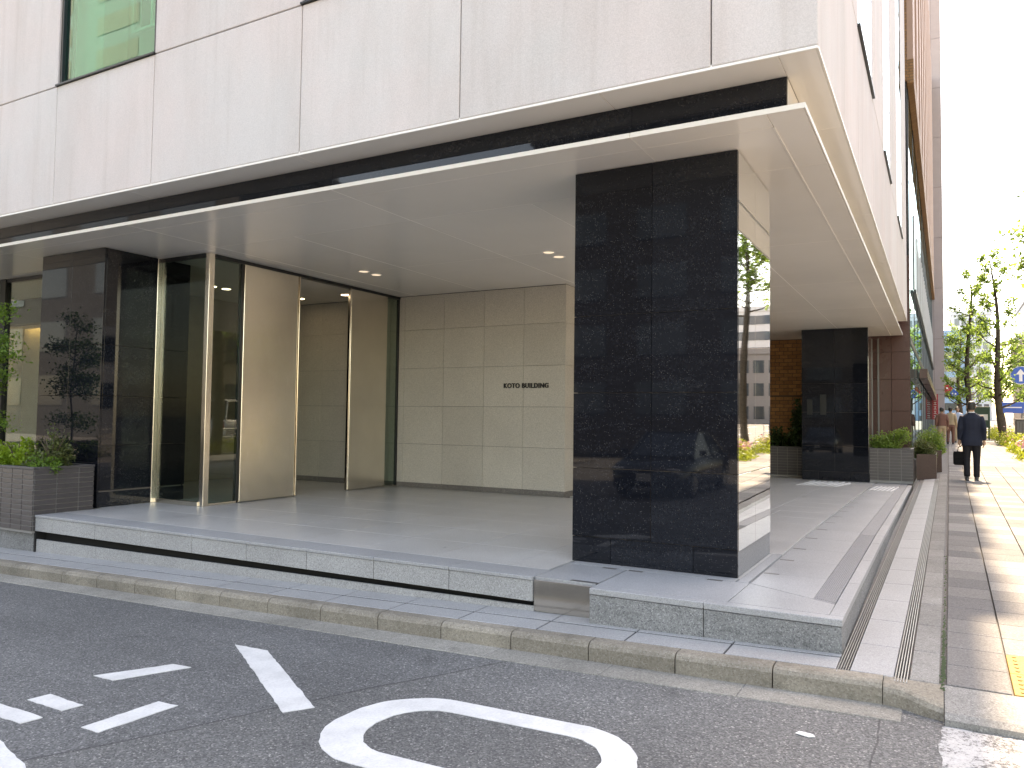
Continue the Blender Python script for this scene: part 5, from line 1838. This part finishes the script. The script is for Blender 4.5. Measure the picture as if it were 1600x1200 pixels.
def person(loc, rz, H, top, bottom, label, stride=0.16, jacket=True, bag_hand=False, voxel=0.014):
    p = empty('person', loc)
    p.rotation_euler.z = rz
    p.scale = (H / 1.75,) * 3
    tag(p, label, 'person')
    s = stride
    # joints: figure faces +y
    hipL, hipR = (-.09, 0, .92), (.09, 0, .92)
    knL, knR = (-.10, s * .15, .50), (.095, s * .55, .50)
    anL, anR = (-.105, -s, .10), (.09, s * .55, .08)
    shL, shR = (-.185, 0, 1.43), (.185, 0, 1.43)
    elL, elR = (-.232, -.03, 1.14), (.232, -.06, 1.14)
    wrL, wrR = (-.235, .04, .88), (.238, .03, .88)
    # skin: head, neck, torso core, arms, hands as one surface
    b = MB()
    loft(b, [(0, -.005, 1.40, .07, .07), (0, 0, 1.47, .056, .058), (0, .008, 1.53, .055, .06), (0, .014, 1.56, .062, .075), (0, .012, 1.60, .072, .088), (0, .006, 1.65, .077, .096), (0, 0, 1.69, .074, .092), (0, -.004, 1.725, .055, .07), (0, -.005, 1.748, .02, .03)])
    loft(b, [(0, 0, .88, .13, .09), (0, 0, 1.1, .12, .085), (0, 0, 1.35, .15, .09), (0, 0, 1.44, .10, .07)])
    for a_, c_, d_ in ((hipL, knL, anL), (hipR, knR, anR)):
        b.tube([a_, c_, d_], [.07, .045, .032], 8)
    b.tube([(0, .098, 1.63), (0, .118, 1.612), (0, .10, 1.60)], [.008, .014, .008], 6)      # nose
    for sd in (-1, 1):
        b.tube([(sd * .075, -.005, 1.66), (sd * .088, -.012, 1.635), (sd * .077, -.002, 1.60)], [.012, .016, .009], 6)
    for sh, el, wr, sd in ((shL, elL, wrL, -1), (shR, elR, wrR, 1)):
        b.tube([sh, el, wr], [.048, .036, .026], 8)
        h = Vector(wr)
        b.tube([h, h + Vector((sd * .004, .012, -.05)), h + Vector((sd * .002, .02, -.09))], [.026, .036, .034], 8)
        for q, (dy, L) in enumerate(((.045, .070), (.026, .080), (.006, .076), (-.014, .060))):
            k0 = h + Vector((0, dy, -.085))
            k1 = k0 + Vector((-sd * .006, .012, -L * .55))
            b.tube([k0, k1, k1 + Vector((-sd * .022, .006, -L * .4))], [.011, .0105, .0085], 6)
        b.tube([h + Vector((-sd * .008, .03, -.035)), h + Vector((-sd * .02, .058, -.065)), h + Vector((-sd * .022, .066, -.10))], [.012, .011, .009], 6)
    tmp = b.build('tmp', 'skin')
    freeze(tmp, 'body', 'skin', p, 0.0095, 2)
    # hair cap
    hc = MB()
    loft(hc, [(0, -.045, 1.56, .062, .055), (0, -.036, 1.60, .078, .066), (0, -.022, 1.65, .085, .086), (0, -.010, 1.70, .083, .099), (0, -.008, 1.74, .064, .08), (0, -.008, 1.762, .03, .04)])
    freeze(hc.build('tmp', 'hair'), 'hair', 'hair', p, 0.012, 2)
    # eyes and mouth
    for sd in (-1, 1):
        e = MB()
        e.tube([(sd * .032, .092, 1.648), (sd * .032, .101, 1.648)], [.010, .006], 8)
        e.build('eye', 'hair', p)
    e = MB()
    e.tube([(-.022, .093, 1.575), (0, .099, 1.573), (.022, .093, 1.575)], [.003, .005, .003], 6)
    e.build('mouth', 'sred', p)
    # trousers
    t = MB()
    loft(t, [(0, 0, .80, .165, .115), (0, 0, .90, .175, .125), (0, 0, 1.0, .165, .115), (0, 0, 1.05, .155, .108)])
    for hp_, kn, an in ((hipL, knL, anL), (hipR, knR, anR)):
        t.tube([(hp_[0], hp_[1], .88), ((hp_[0] + kn[0]) / 2, (hp_[1] + kn[1]) / 2, .70), kn, ((an[0] + kn[0]) / 2, (an[1] + kn[1]) / 2, .30), (an[0], an[1] + .005, an[2] - .01)], [.098, .090, .074, .066, .064], 10)
    freeze(t.build('tmp', bottom), 'trousers', bottom, p, voxel, 4)
    # jacket or shirt with sleeves
    j = MB()
    if jacket:
        loft(j, [(0, -.005, .76, .205, .135), (0, -.005, .86, .205, .14), (0, 0, 1.0, .185, .125), (0, 0, 1.12, .178, .12), (0, 0, 1.26, .185, .13), (0, -.002, 1.38, .198, .122), (0, -.004, 1.45, .150, .095), (0, -.006, 1.50, .085, .075)])
        sr = [.070, .062, .055, .046]
    else:
        loft(j, [(0, 0, .90, .178, .125), (0, 0, 1.0, .170, .12), (0, 0, 1.15, .168, .115), (0, 0, 1.28, .185, .12), (0, 0, 1.39, .20, .112), (0, -.004, 1.45, .16, .088), (0, -.006, 1.485, .078, .07)])
        sr = [.070, .060, .056, .046]
    for sh, el, wr in ((shL, elL, wrL), (shR, elR, wrR)):
        mid = tuple((a + c) / 2 for a, c in zip(sh, el))
        cuff = tuple(a + (c - a) * .93 for a, c in zip(el, wr))
        j.tube([(sh[0] * .88, sh[1], sh[2] - .02), mid, el, cuff], sr, 10)
    freeze(j.build('tmp', top), 'jacket' if jacket else 'shirt', top, p, voxel, 4)
    if jacket:
        cl = MB()
        loft(cl, [(0, -.004, 1.485, .072, .070), (0, -.002, 1.52, .062, .064)])
        cl.build('shirt_collar', 'collar', p)
    # shoes
    for an, up in ((anL, .03), (anR, 0)):
        f = MB()
        x, y = an[0], an[1]
        z = an[2] - .10 if an is anL else 0
        f.tube([(x, y - .06, z + .045), (x, y, z + .055), (x, y + .10, z + .038), (x, y + .19, z + .028)], [.036, .046, .042, .022], 9)
        f.box(x - .04, x + .04, y - .085, y + .20, z, z + .02, .008)
        freeze(f.build('tmp', 'shoe'), 'shoe', 'shoe', p, 0.012, 2)
    return p
man = person((0.60, 19.9, Sz(.6, 19.9)), 0.05, 1.74, 'navy', 'charcoal', 'man in a navy suit walking away along the pavement carrying a black bag', 0.10)
# his briefcase, held in the left hand
bc = empty('briefcase', (0.40, 19.95, 0.45))
tag(bc, 'black soft briefcase held in the walking man\'s left hand', 'bag')
boxo('bag_body', 'bag', bc, 0.24, 0.56, 19.88, 20.02, 0.33, 0.63, 0.03)
boxo('bag_flap', 'bag', bc, 0.25, 0.55, 19.87, 19.879, 0.47, 0.635, 0.003)
for yy_ in (19.90, 19.96):
    m = MB()
    m.tube([(-.075, yy_ - 19.93, .17), (-.06, yy_ - 19.93, .27), (-.0, yy_ - 19.93, .31), (.06, yy_ - 19.93, .27), (.075, yy_ - 19.93, .17)], .009, 6)
    m.build('handle', 'bag', bc)
person((0.05, 37.5, Sz(.2, 37.5)), 0.15, 1.66, 'brownshirt', 'beige', 'pedestrian in a reddish brown top and beige trousers beside the planters', 0.12, False, voxel=0.018)
person((0.40, 40.5, Sz(.4, 40.5)), -0.1, 1.68, 'beige', 'brownshirt', 'pedestrian in beige clothes between the brown and blue dressed ones', 0.14, False, voxel=0.018)
person((0.72, 43.0, Sz(.7, 43)), math.pi, 1.70, 'paleblue', 'beige', 'pedestrian in a pale blue shirt walking towards the camera', 0.12, False, voxel=0.018)
